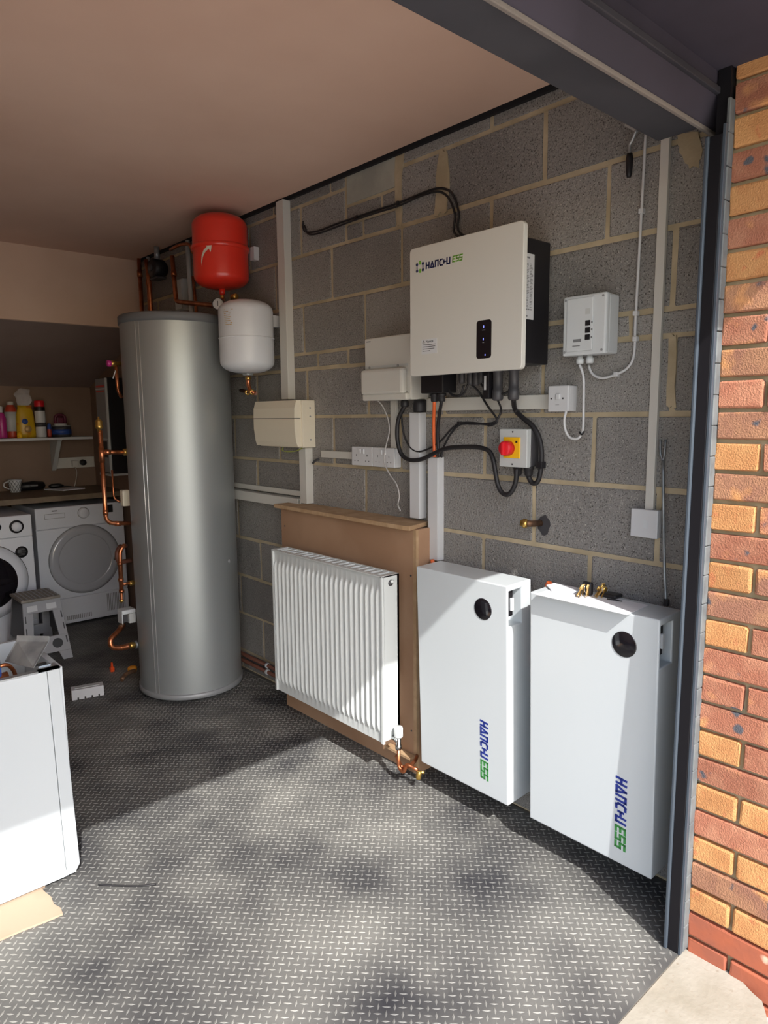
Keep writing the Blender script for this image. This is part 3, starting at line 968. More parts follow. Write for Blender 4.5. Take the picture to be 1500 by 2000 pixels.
# ---------------------------------------------------------------- fuse boxes
t = thing('fuse_box', 'cream fuse box with two-part cover at the foot of the tall trunking', 'fuse box', (-0.05, 2.15, 1.312))
boxes('back_box', 'cream', t, (-0.075, 0.0, 1.966, 2.345, 1.313, 1.536), bev=0.003)
cv = MB()
cv.poly([(-0.075, 0, 1.536), (-0.100, 0, 1.536), (-0.112, 0, 1.50), (-0.114, 0, 1.4525), (-0.075, 0, 1.4525)], (0, 0.36, 0))
for v in cv.bm.verts: v.co.y += 1.976
cv.build('upper_cover', 'cream', t)
cv = MB()
cv.poly([(-0.075, 0, 1.4495), (-0.114, 0, 1.4495), (-0.114, 0, 1.40), (-0.106, 0, 1.34), (-0.098, 0, 1.318), (-0.075, 0, 1.318)], (0, 0.36, 0))
for v in cv.bm.verts: v.co.y += 1.976
cv.build('lower_cover', 'cream', t)
boxes('seam_strip', 'dark_grey', t, (-0.110, -0.080, 1.976, 2.336, 1.449, 1.453))
for z in (1.50, 1.46, 1.35):
    MB().cyl((-0.03, 1.9655, z), (-0.03, 1.9625, z), 0.004, n=10).build('screw', 'mid_grey', t)

t = thing('consumer_unit', 'white consumer unit with hinged flap tucked behind the left of the inverter', 'fuse box', (-0.06, 1.34, 1.520))
boxes('case', 'white_warm', t, (-0.100, 0.0, 1.205, 1.478, 1.522, 1.772), bev=0.005)
boxes('flap', 'white_warm', t, (-0.132, -0.098, 1.222, 1.472, 1.545, 1.645), bev=0.012)
boxes('flap_sill', 'white_warm', t, (-0.118, -0.098, 1.214, 1.476, 1.521, 1.548), bev=0.006)
boxes('hinge_strip', 'pale_grey', t, (-0.1025, -0.099, 1.222, 1.472, 1.650, 1.660))
for y in (1.444, 1.275):
    MB().cyl((-0.100, y, 1.655), (-0.105, y, 1.655), 0.005, n=10).build('screw', 'mid_grey', t)
boxes('maker_mark', 'print_grey', t, (-0.1008, -0.0995, 1.44, 1.465, 1.757, 1.761))
for y in (1.282, ):
    MB().lathe([(0, 0), (0.015, 0), (0.017, 0.006), (0.017, 0.022), (0.012, 0.030), (0, 0.030)], (-0.055, y + 0.006, 1.494), (0, 0, 1), 14).build('cable_gland', 'black_rubber', t)
MB().lathe([(0, 0), (0.024, 0), (0.026, 0.008), (0.026, 0.03), (0.022, 0.05), (0, 0.05)], (-0.04, 1.218, 1.473), (0, 0, 1), 16).build('large_gland', 'black_rubber', t)

# ---------------------------------------------------------------- sockets and switches
def plate(t, y0, y1, z0, z1, d, m='white_plastic', face=0.010):
    boxes('back_box', m, t, (-d + face, 0.0, y0 + 0.001, y1 - 0.001, z0 + 0.001, z1 - 0.001), bev=0.002)
    return boxes('face_plate', m, t, (-d, -d + face, y0, y1, z0, z1), bev=0.003)
def double_socket(y0, y1, label):
    t = thing('double_socket', label, 'socket', (-0.02, (y0 + y1) / 2, 1.244), 'double sockets above the wooden shelf')
    f = plate(t, y0, y1, 1.245, 1.327, 0.041)
    c = (y0 + y1) / 2
    for y in (c - 0.036, c + 0.036):
        h = MB()
        h.box(-0.0418, -0.0408, y - 0.0018, y + 0.0018, 1.286, 1.295)
        for s in (-0.0105, 0.0105):
            h.box(-0.0418, -0.0408, y + s - 0.003, y + s + 0.003, 1.2645, 1.2675)
        h.build('pin_holes', 'dark_grey', f)
    for y in (c - 0.012, c + 0.012):
        MB().box(-0.046, -0.040, y - 0.006, y + 0.006, 1.297, 1.318, bev=0.0015).build('rocker', 'white_plastic', t)
double_socket(1.506, 1.645, 'white double socket at the end of the mini trunking, left of the pair')
double_socket(1.367, 1.504, 'white double socket under the narrow trunking, right of the pair')

t = thing('light_switch', 'white single rocker switch at the end of the long trunking', 'switch', (-0.025, 0.574, 1.469))
f = plate(t, 0.536, 0.613, 1.469, 1.552, 0.050)
MB().box(-0.056, -0.049, 0.566, 0.580, 1.508, 1.526, bev=0.002).build('rocker', 'white_plastic', t)
for y in (0.600, 0.556):
    MB().cyl((-0.0495, y, 1.511), (-0.0515, y, 1.511), 0.0028, n=10).build('screw', 'dark_grey', t)
boxes('marking', 'print_grey', t, (-0.0506, -0.0498, 0.570, 0.584, 1.490, 1.4912))

t = thing('switch_plate', 'white square plate at the foot of the slim trunking near the door', 'switch', (-0.013, 0.275, 1.089))
plate(t, 0.233, 0.319, 1.089, 1.175, 0.027)
boxes('centre_insert', 'grey_white', t, (-0.0276, -0.0268, 0.264, 0.279, 1.118, 1.142))

t = thing('rotary_isolator', 'grey rotary isolator with red knob on yellow square', 'switch', (-0.03, 0.745, 1.281))
boxes('base', 'dark_grey', t, (-0.040, 0.0, 0.680, 0.796, 1.284, 1.408), bev=0.003)
boxes('cover', 'pale_grey', t, (-0.062, -0.038, 0.684, 0.802, 1.281, 1.412), bev=0.003)
boxes('yellow_plate', 'yellow', t, (-0.0655, -0.060, 0.712, 0.782, 1.312, 1.384), bev=0.002)
kn = MB().lathe([(0, 0.03), (0.021, 0.03), (0.025, 0.026), (0.026, 0.0), (0, 0)], (-0.064, 0.759, 1.346), (-1, 0, 0), 28)
knb = kn.build('knob', 'red_plastic', t)
boxes('knob_grip', 'red_plastic', knb, (-0.103, -0.09, 0.753, 0.765, 1.323, 1.369), bev=0.003)
boxes('mark', 'black', t, (-0.0660, -0.0650, 0.722, 0.730, 1.365, 1.372))
for z in (1.402, 1.291):
    MB().cyl((-0.061, 0.745, z), (-0.063, 0.745, z), 0.003, n=10).build('screw', 'dark_grey', t)
for y in (0.744, 0.697):
    MB().lathe([(0, 0), (0.010, 0), (0.014, 0.006), (0.015, 0.024), (0.018, 0.026), (0.018, 0.034), (0, 0.034)], (-0.032, y, 1.250), (0, 0, 1), 14).build('cable_gland', 'black_rubber', t)

t = thing('control_box', 'grey-white control box with three black buttons right of the inverter', 'control box', (-0.04, 0.47, 1.640))
boxes('case', 'grey_white', t, (-0.058, 0.0, 0.397, 0.543, 1.642, 1.818), bev=0.006)
boxes('lid', 'grey_white', t, (-0.078, -0.056, 0.395, 0.545, 1.640, 1.820), bev=0.006)
boxes('front_panel', 'grey_white', t, (-0.081, -0.076, 0.437, 0.531, 1.652, 1.812), bev=0.004)
for z in (1.734, 1.713, 1.692):
    boxes('button', 'black', t, (-0.0825, -0.080, 0.446, 0.463, z - 0.008, z + 0.008), bev=0.001)
lbm = MB()
for z in (1.735, 1.714, 1.691):
    lbm.box(-0.0816, -0.0808, 0.434 + 0.004, 0.443, z - 0.003, z + 0.003)
lbm.box(-0.0816, -0.0808, 0.476, 0.504, 1.680, 1.689)
lbm.box(-0.0816, -0.0808, 0.480, 0.506, 1.667, 1.670)
lbm.build('panel_print', 'print_grey', t)['kind'] = 'stuff'
boxes('faint_square', 'pale_grey', t, (-0.0814, -0.0808, 0.447, 0.464, 1.760, 1.777))
for y in (0.407, 0.536):
    for z in (1.652, 1.809):
        MB().cyl((-0.077, y, z), (-0.0792, y, z), 0.0038, n=10).build('screw', 'mid_grey', t)
for y in (0.500, 0.466):
    MB().lathe([(0, 0), (0.010, 0), (0.012, 0.004), (0.012, 0.016), (0.009, 0.018), (0.009, 0.026), (0, 0.026)], (-0.045, y, 1.616), (0, 0, 1), 14).build('cable_gland', 'grey_white', t)

# ---------------------------------------------------------------- small things on the wall
t = thing('capped_pipe', 'short corroded copper pipe stub poking out of the block wall', 'pipe', (-0.04, 0.675, 1.08))
MB().pipe([(0.0, 0.666, 1.087), (-0.05, 0.674, 1.090), (-0.062, 0.684, 1.092)], 0.011, 0.012).build('stub', 'old_copper', t)
MB().lathe([(0, 0), (0.014, 0), (0.016, 0.004), (0.016, 0.014), (0.012, 0.016), (0.010, 0.024), (0, 0.024)], (-0.058, 0.680, 1.091), (-0.55, 0.8, 0.03), 8).build('end_cap', 'brass', t)
hp = []
rng = random.Random(9)
for k in range(14):
    a = 2 * math.pi * k / 14
    hp.append((-0.001, 0.653 + 0.024 * math.cos(a) * rng.uniform(0.85, 1.2), 1.083 + 0.034 * math.sin(a) * rng.uniform(0.85, 1.2)))
MB().poly(hp, (0.004, 0, 0)).build('rough_hole', 'dark_grey', t)

t = thing('pointing_trowel', 'trowel with black handle hanging beneath the head beam', 'trowel', (-0.03, 0.366, 2.14))
MB().loft([(-0.03, 0.366, 2.140), (-0.03, 0.366, 2.150), (-0.03, 0.366, 2.19), (-0.03, 0.366, 2.205)], [0.006, 0.0085, 0.0105, 0.008], 12).build('handle', 'black', t)
MB().tube([(-0.03, 0.366, 2.203), (-0.03, 0.367, 2.228), (-0.032, 0.358, 2.240), (-0.035, 0.345, 2.262)], 0.0045, 8, 4).build('tang', 'zinc', t)
MB().poly([(-0.031, 0.345, 2.255), (-0.031, 0.385, 2.285), (-0.031, 0.385, 2.36), (-0.031, 0.34, 2.40), (-0.031, 0.315, 2.36), (-0.031, 0.320, 2.285)], (0.0015, 0, 0)).build('blade', 'zinc', t)

t = thing('steel_rod', 'thin steel rod with forked top leaning against the wall beside the door frame', 'rod', (-0.07, 0.178, 0.905))
MB().tube([(-0.022, 0.228, 1.325), (-0.035, 0.213, 1.18), (-0.05, 0.195, 1.02), (-0.066, 0.176, 0.906)], 0.0048, 8, 4).build('shaft', 'zinc', t)
for dy, n_ in ((0.010, 'prong'), (-0.006, 'prong')):
    MB().tube([(-0.022, 0.228, 1.322), (-0.020, 0.230 + dy * 0.8, 1.345), (-0.018, 0.231 + dy, 1.385)], 0.0036, 8, 4).build(n_, 'zinc', t)
boxes('rubber_foot', 'black', t, (-0.073, -0.059, 0.169, 0.183, 0.9045, 0.925), bev=0.002)

# ---------------------------------------------------------------- radiator and its boxing
t = thing('radiator_boxing', 'brown fibreboard boxing with a shelf on top behind the radiator', 'boxing', (-0.06, 1.64, 0.0))
boxes('front_board', 'mdf', t, (-0.114, -0.098, 1.166, 2.110, 0.001, 1.018))
boxes('side_board', 'mdf', t, (-0.098, -0.001, 1.166, 1.182, 0.001, 1.018))
boxes('side_board', 'mdf', t, (-0.098, -0.001, 2.094, 2.110, 0.001, 1.018))
sh = MB().poly([(-0.140, 2.135, 1.018), (-0.155, 1.20, 1.018), (-0.150, 1.165, 1.018), (-0.001, 1.205, 1.018), (-0.001, 2.135, 1.018)][::-1], (0, 0, 0.018), bev=0.002)
sh.build('shelf', 'mdf_edge', t)
boxes('edge_strip', 'mdf_edge', t, (-0.1145, -0.1005, 1.1652, 1.1825, 0.001, 1.017))
for y, z in ((2.08, 0.93), (1.195, 0.83), (1.195, 0.18), (1.55, 0.70)):
    MB().cyl((-0.1142, y, z), (-0.116, y, z), 0.004, n=10).build('screw', 'dark_grey', t)

RY0, RY1, RZ0, RZ1, RXF, RXB = 1.1943, 1.9666, 0.1698, 0.8519, -0.271, -0.180
t = thing('radiator', 'white ribbed panel radiator hung on the fibreboard boxing', 'radiator', (-0.22, 1.58, RZ0))
# front sheet with pressed ribs
NR = 23
pr = MB()
ny = NR * 12
zs = [RZ0, RZ0 + 0.035, RZ0 + 0.045, RZ0 + 0.055, RZ0 + 0.075, RZ1 - 0.085, RZ1 - 0.065, RZ1 - 0.055, RZ1 - 0.045, RZ1 - 0.004, RZ1]
amp = [0, 0, 0.25, 0.7, 1, 1, 0.7, 0.25, 0, 0, 0]
grid = []
for iz, z in enumerate(zs):
    row = []
    for iy in range(ny + 1):
        yy = RY0 + 0.012 + (RY1 - RY0 - 0.024) * iy / ny
        hgt = (0.0, 0.0, 0.0, 0.0, 0.0, 0.0, 0.45, 0.88, 1.0, 1.0, 0.88, 0.45)[iy % 12]
        if iy in (0, ny):
            hgt = 0.0
        row.append(pr.bm.verts.new((RXF + 0.011 - 0.011 * hgt * amp[iz], yy, z)))
    grid.append(row)
for iz in range(len(zs) - 1):
    for iy in range(ny):
        f_ = pr.bm.faces.new([grid[iz][iy], grid[iz + 1][iy], grid[iz + 1][iy + 1], grid[iz][iy + 1]])
        f_.smooth = True
pr.build('front_panel', 'white_enamel', t)
b2 = MB()
b2.box(RXF + 0.001, RXF + 0.012, RY0, RY0 + 0.013, RZ0, RZ1, bev=0.002)
b2.box(RXF + 0.001, RXF + 0.012, RY1 - 0.013, RY1, RZ0, RZ1, bev=0.002)
b2.box(RXF + 0.001, RXF + 0.012, RY0, RY1, RZ1 - 0.006, RZ1 - 0.001, bev=0.001)
b2.build('panel_rim', 'white_enamel', t)
boxes('side_cover', 'white_enamel', t, (RXF + 0.012, RXB, RY0, RY0 + 0.002, RZ0 + 0.012, RZ1 - 0.001))
boxes('side_cover', 'white_enamel', t, (RXF + 0.012, RXB, RY1 - 0.002, RY1, RZ0 + 0.012, RZ1 - 0.001))
boxes('rear_panel', 'white_enamel', t, (RXB - 0.010, RXB, RY0, RY1, RZ0 + 0.01, RZ1 - 0.002))
boxes('convector', 'mid_grey', t, (RXF + 0.03, RXB - 0.02, RY0 + 0.02, RY1 - 0.02, RZ0 + 0.03, RZ1 - 0.03))
g = boxes('top_grille', 'white_enamel', t, (RXF + 0.010, RXF + 0.018, RY0, RY1, RZ1 - 0.006, RZ1), (RXB - 0.008, RXB, RY0, RY1, RZ1 - 0.006, RZ1),
          (RXF + 0.018, RXB - 0.008, RY0, RY0 + 0.02, RZ1 - 0.006, RZ1), (RXF + 0.018, RXB - 0.008, RY1 - 0.02, RY1, RZ1 - 0.006, RZ1))
slm = None
for k in range(17):
    y = RY0 + 0.05 + k * (RY1 - RY0 - 0.10) / 16
    if slm is None:
        s_ = MB().box(RXF + 0.012, RXB - 0.004, y - 0.0022, y + 0.0022, RZ1 - 0.006, RZ1 - 0.0005).build('slat', 'white_enamel', g)
        slm, sy = s_, y
    else:
        s_ = slm.copy()
        COL.objects.link(s_)
        s_.location.y += y - sy
boxes('grille_bed', 'pale_grey', t, (RXF + 0.018, RXB - 0.008, RY0 + 0.02, RY1 - 0.02, RZ1 - 0.010, RZ1 - 0.006))
MB().lathe([(0, 0.004), (0.010, 0.004), (0.013, 0.0), (0, 0)], (-0.224, RY0 - 0.0002, 0.820), (0, -1, 0), 16).build('bleed_recess', 'dark_grey', t)
MB().lathe([(0, 0.012), (0.005, 0.012), (0.008, 0.009), (0.008, 0.003), (0, 0.003)], (-0.222, RY0 - 0.0005, 0.826), (0, -1, 0), 6).build('bleed_plug', 'white_enamel', t)
for y in (1.30, 1.86):
    boxes('bracket', 'pale_grey', t, (RXB, -0.1145, y - 0.02, y + 0.02, RZ0 + 0.05, RZ1 - 0.10))
v_ = thing('radiator_valve', 'white-capped radiator valve with copper tail and brass drain cock', 'valve', (-0.222, 1.165, 0.06))
MB().lathe([(0, 0), (0.017, 0), (0.018, 0.003), (0.018, 0.036), (0.015, 0.042), (0, 0.042)], (-0.222, 1.158, 0.203), (0, 0, 1), 18).build('cap', 'white_enamel', v_)
MB().lathe([(0, 0), (0.013, 0), (0.013, 0.016), (0.010, 0.018), (0.010, 0.052), (0, 0.052)], (-0.222, 1.158, 0.152), (0, 0, 1), 14).build('body', 'chrome', v_)
MB().lathe([(0, 0), (0.013, 0), (0.013, 0.012), (0.009, 0.014), (0.009, 0.04), (0, 0.04)], (-0.222, 1.156, 0.188), (0, 1, 0), 12).build('union', 'chrome', v_)
MB().pipe([(-0.222, 1.158, 0.155), (-0.222, 1.158, 0.075), (-0.222, 1.13, 0.060), (-0.215, 1.118, 0.100), (-0.205, 1.10, 0.092), (-0.196, 1.075, 0.085)], 0.0078, 0.02).build('copper_tail', 'copper', v_)
MB().pipe([(-0.224, 1.168, 0.120), (-0.206, 1.160, 0.066), (-0.196, 1.125, 0.080), (-0.150, 1.135, 0.085), (-0.118, 1.16, 0.085)], 0.0075, 0.02).build('copper_branch', 'copper', v_)
MB().lathe([(0, 0), (0.009, 0), (0.011, 0.006), (0.011, 0.028), (0.007, 0.034), (0, 0.034)], (-0.200, 1.070, 0.052), (0.1, -0.1, 1), 10).build('drain_cock', 'brass', v_)
MB().cyl((-0.198, 1.072, 0.080), (-0.186, 1.050, 0.082), 0.006, n=10).build('cock_spindle', 'brass', v_)
wd = MB().box(-0.150, -0.118, 1.17, 1.32, 0.072, 0.082)
tag(wd.build('wood_offcut', 'mdf_edge'), 'thin fibreboard ledge on the boxing below the radiator end', 'ledge')

# orange battery cables that show between the boxes
cable('orange_cable', [(-0.05, 1.14, 0.895), (-0.05, 1.128, 0.84), (-0.075, 1.105, 0.80), (-0.09, 1.085, 0.70), (-0.07, 1.066, 0.65)], 0.008, 'orange_cable', 'orange cable from the short trunking into the left-hand battery')
cable('orange_cable', [(-0.05, 0.640, 0.60), (-0.05, 0.612, 0.64), (-0.045, 0.600, 0.75), (-0.05, 0.598, 0.86), (-0.06, 0.585, 0.90), (-0.06, 0.556, 0.87)], 0.008, 'orange_cable', 'orange cable linking the two batteries through the gap')

# ---------------------------------------------------------------- hot water cylinder
TX, TY, TR = -0.34, 2.70, 0.27
t = thing('water_cylinder', 'tall silver hot water cylinder standing on the black mat', 'water cylinder', (TX, TY, 0.0))
MB().lathe([(TR - 0.002, 0.045), (TR - 0.002, 1.930)], (TX, TY, 0), n=96).build('jacket', 'silver', t)
MB().lathe([(0, 0.018), (TR - 0.05, 0.018), (TR + 0.002, 0.020), (TR + 0.006, 0.026), (TR + 0.006, 0.046), (TR, 0.050), (TR - 0.03, 0.050)], (TX, TY, 0), n=96).build('base_ring', 'silver_rim', t)
MB().lathe([(TR - 0.02, 1.922), (TR + 0.004, 1.922), (TR + 0.004, 1.958), (TR - 0.003, 1.965), (0, 1.965)], (TX, TY, 0), n=96).build('top_cap', 'cap_grey', t)
MB().lathe([(0, 0.001), (TR - 0.06, 0.001), (TR - 0.06, 0.02), (0, 0.02)], (TX, TY, 0), n=48).build('foot', 'black', t)
va = math.atan2(TX + 1.982, TY + 0.7349)       # direction from the viewer side
sa_ = math.radians(254.5)
for ang in (201.6, 206.2):
    a = math.radians(ang)
    px_, py_ = TX + (TR - 0.001) * math.cos(a), TY + (TR - 0.001) * math.sin(a)
    MB().cyl((px_, py_, 0.05), (px_, py_, 1.922), 0.0018, n=6).build('seam_bead', 'seam', t)
dq = math.radians(298.4)
MB().lathe([(0, 0.003), (0.010, 0.003), (0.012, 0.0)], (TX + (TR - 0.002) * math.cos(dq), TY + (TR - 0.002) * math.sin(dq), 0.710), (math.cos(dq), math.sin(dq), 0), 16).build('plug_dimple', 'mid_grey', t)

# pipework on the left of the cylinder
t = thing('copper_pipework', 'upright copper pipe with brass vent left of the cylinder, upper loop', 'pipe', (-0.72, 2.80, 0.92))
MB().pipe([(-0.716, 2.80, 1.40), (-0.716, 2.80, 0.932), (-0.590, 2.80, 0.916)], 0.0112, 0.04).build('riser', 'copper', t)
MB().cyl((-0.716, 2.80, 1.292), (-0.596, 2.80, 1.287), 0.0105).build('branch', 'copper', t)
for a, c in (((-0.716, 2.80, 1.24), (-0.716, 2.80, 1.32)), ((-0.716, 2.80, 0.975), (-0.716, 2.80, 1.00)), ((-0.670, 2.80, 0.924), (-0.645, 2.80, 0.921)), ((-0.70, 2.80, 1.291), (-0.672, 2.80, 1.290))):
    MB().cyl(a, c, 0.0135).build('joint_collar', 'copper', t)
ribs = [(-0.718, 2.80, 1.335 + 0.0035 * k) for k in range(18)]
MB().loft(ribs, [0.0085 if k % 2 else 0.0108 for k in range(18)], 12).build('flexible_neck', 'copper', t)
MB().lathe([(0, 0), (0.008, 0), (0.010, 0.012), (0.018, 0.016), (0.019, 0.03), (0.016, 0.034), (0.018, 0.05), (0.014, 0.056), (0.005, 0.062), (0.004, 0.074), (0, 0.074)], (-0.720, 2.80, 1.395), (0, 0, 1), 12).build('air_vent', 'brass', t)
MB().lathe([(0, 0), (0.016, 0), (0.018, 0.004), (0.018, 0.02), (0, 0.02)], (-0.606, 2.80, 1.287), (1, 0, 0), 8).build('compression_nut', 'brass', t)

t = thing('copper_pipework', 'short copper drop with side branch left of the cylinder, middle loop', 'pipe', (-0.66, 2.80, 0.51))
MB().pipe([(-0.60, 2.86, 0.79), (-0.635, 2.80, 0.805), (-0.657, 2.80, 0.775), (-0.661, 2.80, 0.56)], 0.0112, 0.035).build('drop', 'copper', t)
MB().cyl((-0.661, 2.80, 0.602), (-0.612, 2.80, 0.601), 0.0085).build('branch', 'copper', t)
MB().lathe([(0, 0), (0.012, 0), (0.014, 0.004), (0.014, 0.024), (0, 0.024)], (-0.618, 2.80, 0.601), (1, 0, 0), 8).build('compression_nut', 'brass', t)
for z in (0.72, 0.635, 0.575):
    MB().cyl((-0.660, 2.80, z), (-0.660, 2.80, z - 0.016), 0.0135).build('joint_collar', 'copper', t)
MB().loft([(-0.662, 2.80, 0.562 - 0.0036 * k) for k in range(12)], [0.0098 if k % 2 else 0.0078 for k in range(12)], 12).build('flexible_neck', 'copper', t)
MB().lathe([(0, 0), (0.009, 0.0), (0.012, 0.006), (0.012, 0.014), (0, 0.016)], (-0.663, 2.80, 0.508), (0, 0, 1), 10).build('drain_cap', 'brass', t)
t = thing('copper_pipework', 'dark copper elbow half hidden behind the cylinder, beside the middle loop', 'pipe', (-0.62, 2.92, 0.69))
MB().pipe([(-0.56, 2.90, 0.70), (-0.635, 2.90, 0.70), (-0.635, 2.90, 0.76), (-0.60, 2.93, 0.78)], 0.012, 0.03).build('elbow', 'brown_pipe', t)

t = thing('copper_pipework', 'hooked copper pipe with ribbed neck low beside the cylinder', 'pipe', (-0.66, 2.80, 0.25))
MB().pipe([(-0.640, 2.86, 0.365), (-0.690, 2.82, 0.345), (-0.735, 2.80, 0.325), (-0.738, 2.79, 0.285), (-0.700, 2.79, 0.268), (-0.655, 2.79, 0.268)], 0.0135, 0.035).build('hook', 'copper', t)
MB().loft([(-0.690 + 0.0040 * k, 2.79, 0.268) for k in range(12)], [0.0165 if k % 2 else 0.0135 for k in range(12)], 12).build('ribbed_neck', 'copper', t)
MB().lathe([(0, 0), (0.016, 0), (0.018, 0.004), (0.018, 0.02), (0.014, 0.022), (0.014, 0.034), (0, 0.034)], (-0.640, 2.79, 0.268), (1, 0, 0), 8).build('compression_nut', 'brass', t)
MB().lathe([(0, 0), (0.022, 0), (0.022, 0.012), (0, 0.012)], (-0.612, 2.785, 0.268), (1, 0, 0), 14).build('flange', 'zinc', t)
MB().lathe([(0, 0), (0.015, 0), (0.017, 0.006), (0.017, 0.022), (0, 0.022)], (-0.662, 2.845, 0.357), (0.6, 0.7, 0.3), 10).build('coupling', 'old_copper', t)

t = thing('valve_motor', 'small grey valve motor head low beside the cylinder', 'valve', (-0.64, 2.88, 0.36))
boxes('shell', 'grey_white', t, (-0.650, -0.575, 2.84, 2.91, 0.425, 0.448), bev=0.005)
boxes('front_plate', 'pale_grey', t, (-0.612, -0.575, 2.843, 2.905, 0.372, 0.425), bev=0.003)
boxes('side_cheek', 'grey_white', t, (-0.650, -0.645, 2.845, 2.905, 0.374, 0.43))
boxes('dark_window', 'dark_grey', t, (-0.644, -0.613, 2.862, 2.905, 0.378, 0.425))

t = thing('relief_valve', 'brass relief valve with pink cap high on the cylinder side', 'valve', (-0.60, 2.86, 1.55))
MB().lathe([(0, 0), (0.013, 0), (0.016, 0.006), (0.016, 0.02), (0.012, 0.024), (0.012, 0.055), (0, 0.055)], (-0.625, 2.85, 1.735), (1, 0, 0), 12).build('body', 'brass', t)
MB().lathe([(0, 0), (0.014, 0), (0.017, 0.004), (0.017, 0.018), (0.012, 0.022), (0, 0.022)], (-0.643, 2.85, 1.735), (1, 0, 0), 12).build('cap', 'pink', t)
MB().pipe([(-0.598, 2.85, 1.735), (-0.595, 2.85, 1.60), (-0.575, 2.86, 1.565)], 0.0085, 0.03).build('discharge_pipe', 'copper', t)
MB().tube([(-0.605, 2.84, 1.70), (-0.615, 2.835, 1.68), (-0.622, 2.835, 1.66)], 0.003, 6, 3).build('tag_tail', 'grey_white', t)

t = thing('thermostat_box', 'small cream thermostat box with thin pipe behind the cylinder edge', 'thermostat', (-0.60, 2.80, 0.96))
boxes('cover', 'cream', t, (-0.600, -0.56, 2.86, 2.90, 1.00, 1.085), bev=0.005)
MB().pipe([(-0.625, 2.92, 1.19), (-0.625, 2.92, 1.04), (-0.600, 2.90, 1.02)], 0.005, 0.02).build('capillary', 'copper', t)

# yellow and orange bits on the mat beside the cylinder
o = MB().lathe([(0, 0), (0.018, 0.0), (0.024, 0.012), (0.020, 0.03), (0.012, 0.045), (0, 0.05)], (-0.500, 3.08, 0.022), (-0.9, 0.2, 0.25), 12).build('yellow_nozzle', 'ochre')
tag(o, 'yellow plastic nozzle lying on the mat at the cylinder foot', 'nozzle')
o = MB().tube([(-0.595, 2.86, 0.10), (-0.65, 2.83, 0.105), (-0.69, 2.80, 0.09)], 0.011, 10, 4).build('brown_hose', 'old_copper')
tag(o, 'short brown hose end under the ribbed copper neck', 'hose')
o = MB().box(-0.606, -0.584, 3.185, 3.210, 0.0, 0.03, bev=0.004)
o.lathe([(0, 0), (0.007, 0), (0.006, 0.028), (0, 0.03)], (-0.595, 3.197, 0.028), (0, 0, 1), 10)
tag(o.build('orange_marker', mat('orange_plastic', 'e2501c', 0.4)), 'small orange plastic marker standing on the mat left of the cylinder', 'marker')
t = thing('plastic_cover', 'white plastic cover with notched edge lying on the mat', 'cover', (-0.82, 2.93, 0.0))
def pcx(p):
    a = math.radians(-14)
    return Vector((-0.825 + p.x * math.cos(a) - p.y * math.sin(a), 2.93 + p.x * math.sin(a) + p.y * math.cos(a), p.z))
nb = MB(pcx)
xs = [-0.078]
for k in range(4):
    xs += [-0.052 + k * 0.034, -0.044 + k * 0.034]
xs.append(0.078)
nb.vox(xs, [-0.03, 0.0, 0.03], [0.001, 0.013, 0.055], {(1, 0, 0), (3, 0, 0), (5, 0, 0), (7, 0, 0)})
nb.build('shell', 'white_plastic', t)
MB(pcx).box(-0.060, 0.060, -0.012, 0.022, 0.0552, 0.058).build('top_recess', 'pale_grey', t)

# ---------------------------------------------------------------- expansion vessels
def vessel(c, r, z0, z1, material, name, label, crimp, cz):
    t = thing(name, label, 'expansion vessel', (c[0], c[1], z0))
    h = z1 - z0
    k = 0.42
    prof = [(0, 0)]
    for i in range(1, 9):
        a = math.pi / 2 * i / 8
        prof.append((r * math.sin(a) ** 0.75, r * k * (1 - math.cos(a))))
    for i in range(8, -1, -1):
        a = math.pi / 2 * i / 8
        prof.append((r * math.sin(a) ** 0.75 if i else 0, h - r * k * (1 - math.cos(a))))
    MB().lathe(prof, (c[0], c[1], z0), n=48).build('tank_body', material, t)
    if crimp:
        MB().lathe([(r - 0.004, -0.016), (r + 0.007, -0.012), (r + 0.008, 0.0), (r + 0.006, 0.006), (r - 0.002, 0.010), (r - 0.006, 0.016)], (c[0], c[1], cz), n=48).build('crimp_band', material, t)
    else:
        MB().lathe([(r - 0.002, -0.004), (r + 0.0035, -0.002), (r + 0.0035, 0.001), (r - 0.002, 0.003)], (c[0], c[1], cz), n=48).build('weld_line', material, t)
    return t
rc = (-0.172, 2.498)
t = vessel(rc, 0.136, 2.100, 2.458, 'red_paint', 'red_expansion_vessel', 'red expansion vessel high on the wall under the ceiling', True, 2.296)
MB().lathe([(0, 0), (0.012, 0), (0.016, 0.01), (0.016, 0.03), (0, 0.03)], (rc[0], rc[1], 2.072), (0, 0, 1), 12).build('nipple', 'red_paint', t)
boxes('wall_strap', 'white_plastic', t, (-0.030, -0.001, 2.415, 2.455, 2.25, 2.315))
# curved pale arrow printed on the shell
ar = MB()
def onred(a, z, e=0.0012):
    r_ = 0.1362 + e
    return (rc[0] + r_ * math.cos(math.radians(a)), rc[1] + r_ * math.sin(math.radians(a)), z)
apts = [(199, 2.187), (200, 2.21), (203, 2.232), (209, 2.252), (217, 2.266), (221, 2.250), (224, 2.286), (207, 2.288), (213, 2.277), (205, 2.262), (200, 2.240), (198, 2.21)]
vsf = [ar.bm.verts.new(onred(a, z)) for a, z in apts]
ar.bm.faces.new(vsf)
ar.build('arrow_mark', 'cream', t)
wc = (-0.172, 2.279)
t = vessel(wc, 0.131, 1.672, 2.020, 'vessel_white', 'white_expansion_vessel', 'pale grey expansion vessel below and in front of the red one', False, 1.838)
MB().lathe([(0, 0), (0.020, 0), (0.026, 0.004), (0.026, 0.012), (0.02, 0.016), (0, 0.016)], (wc[0], wc[1], 1.660), (0, 0, 1), 16).build('collar', 'zinc', t)
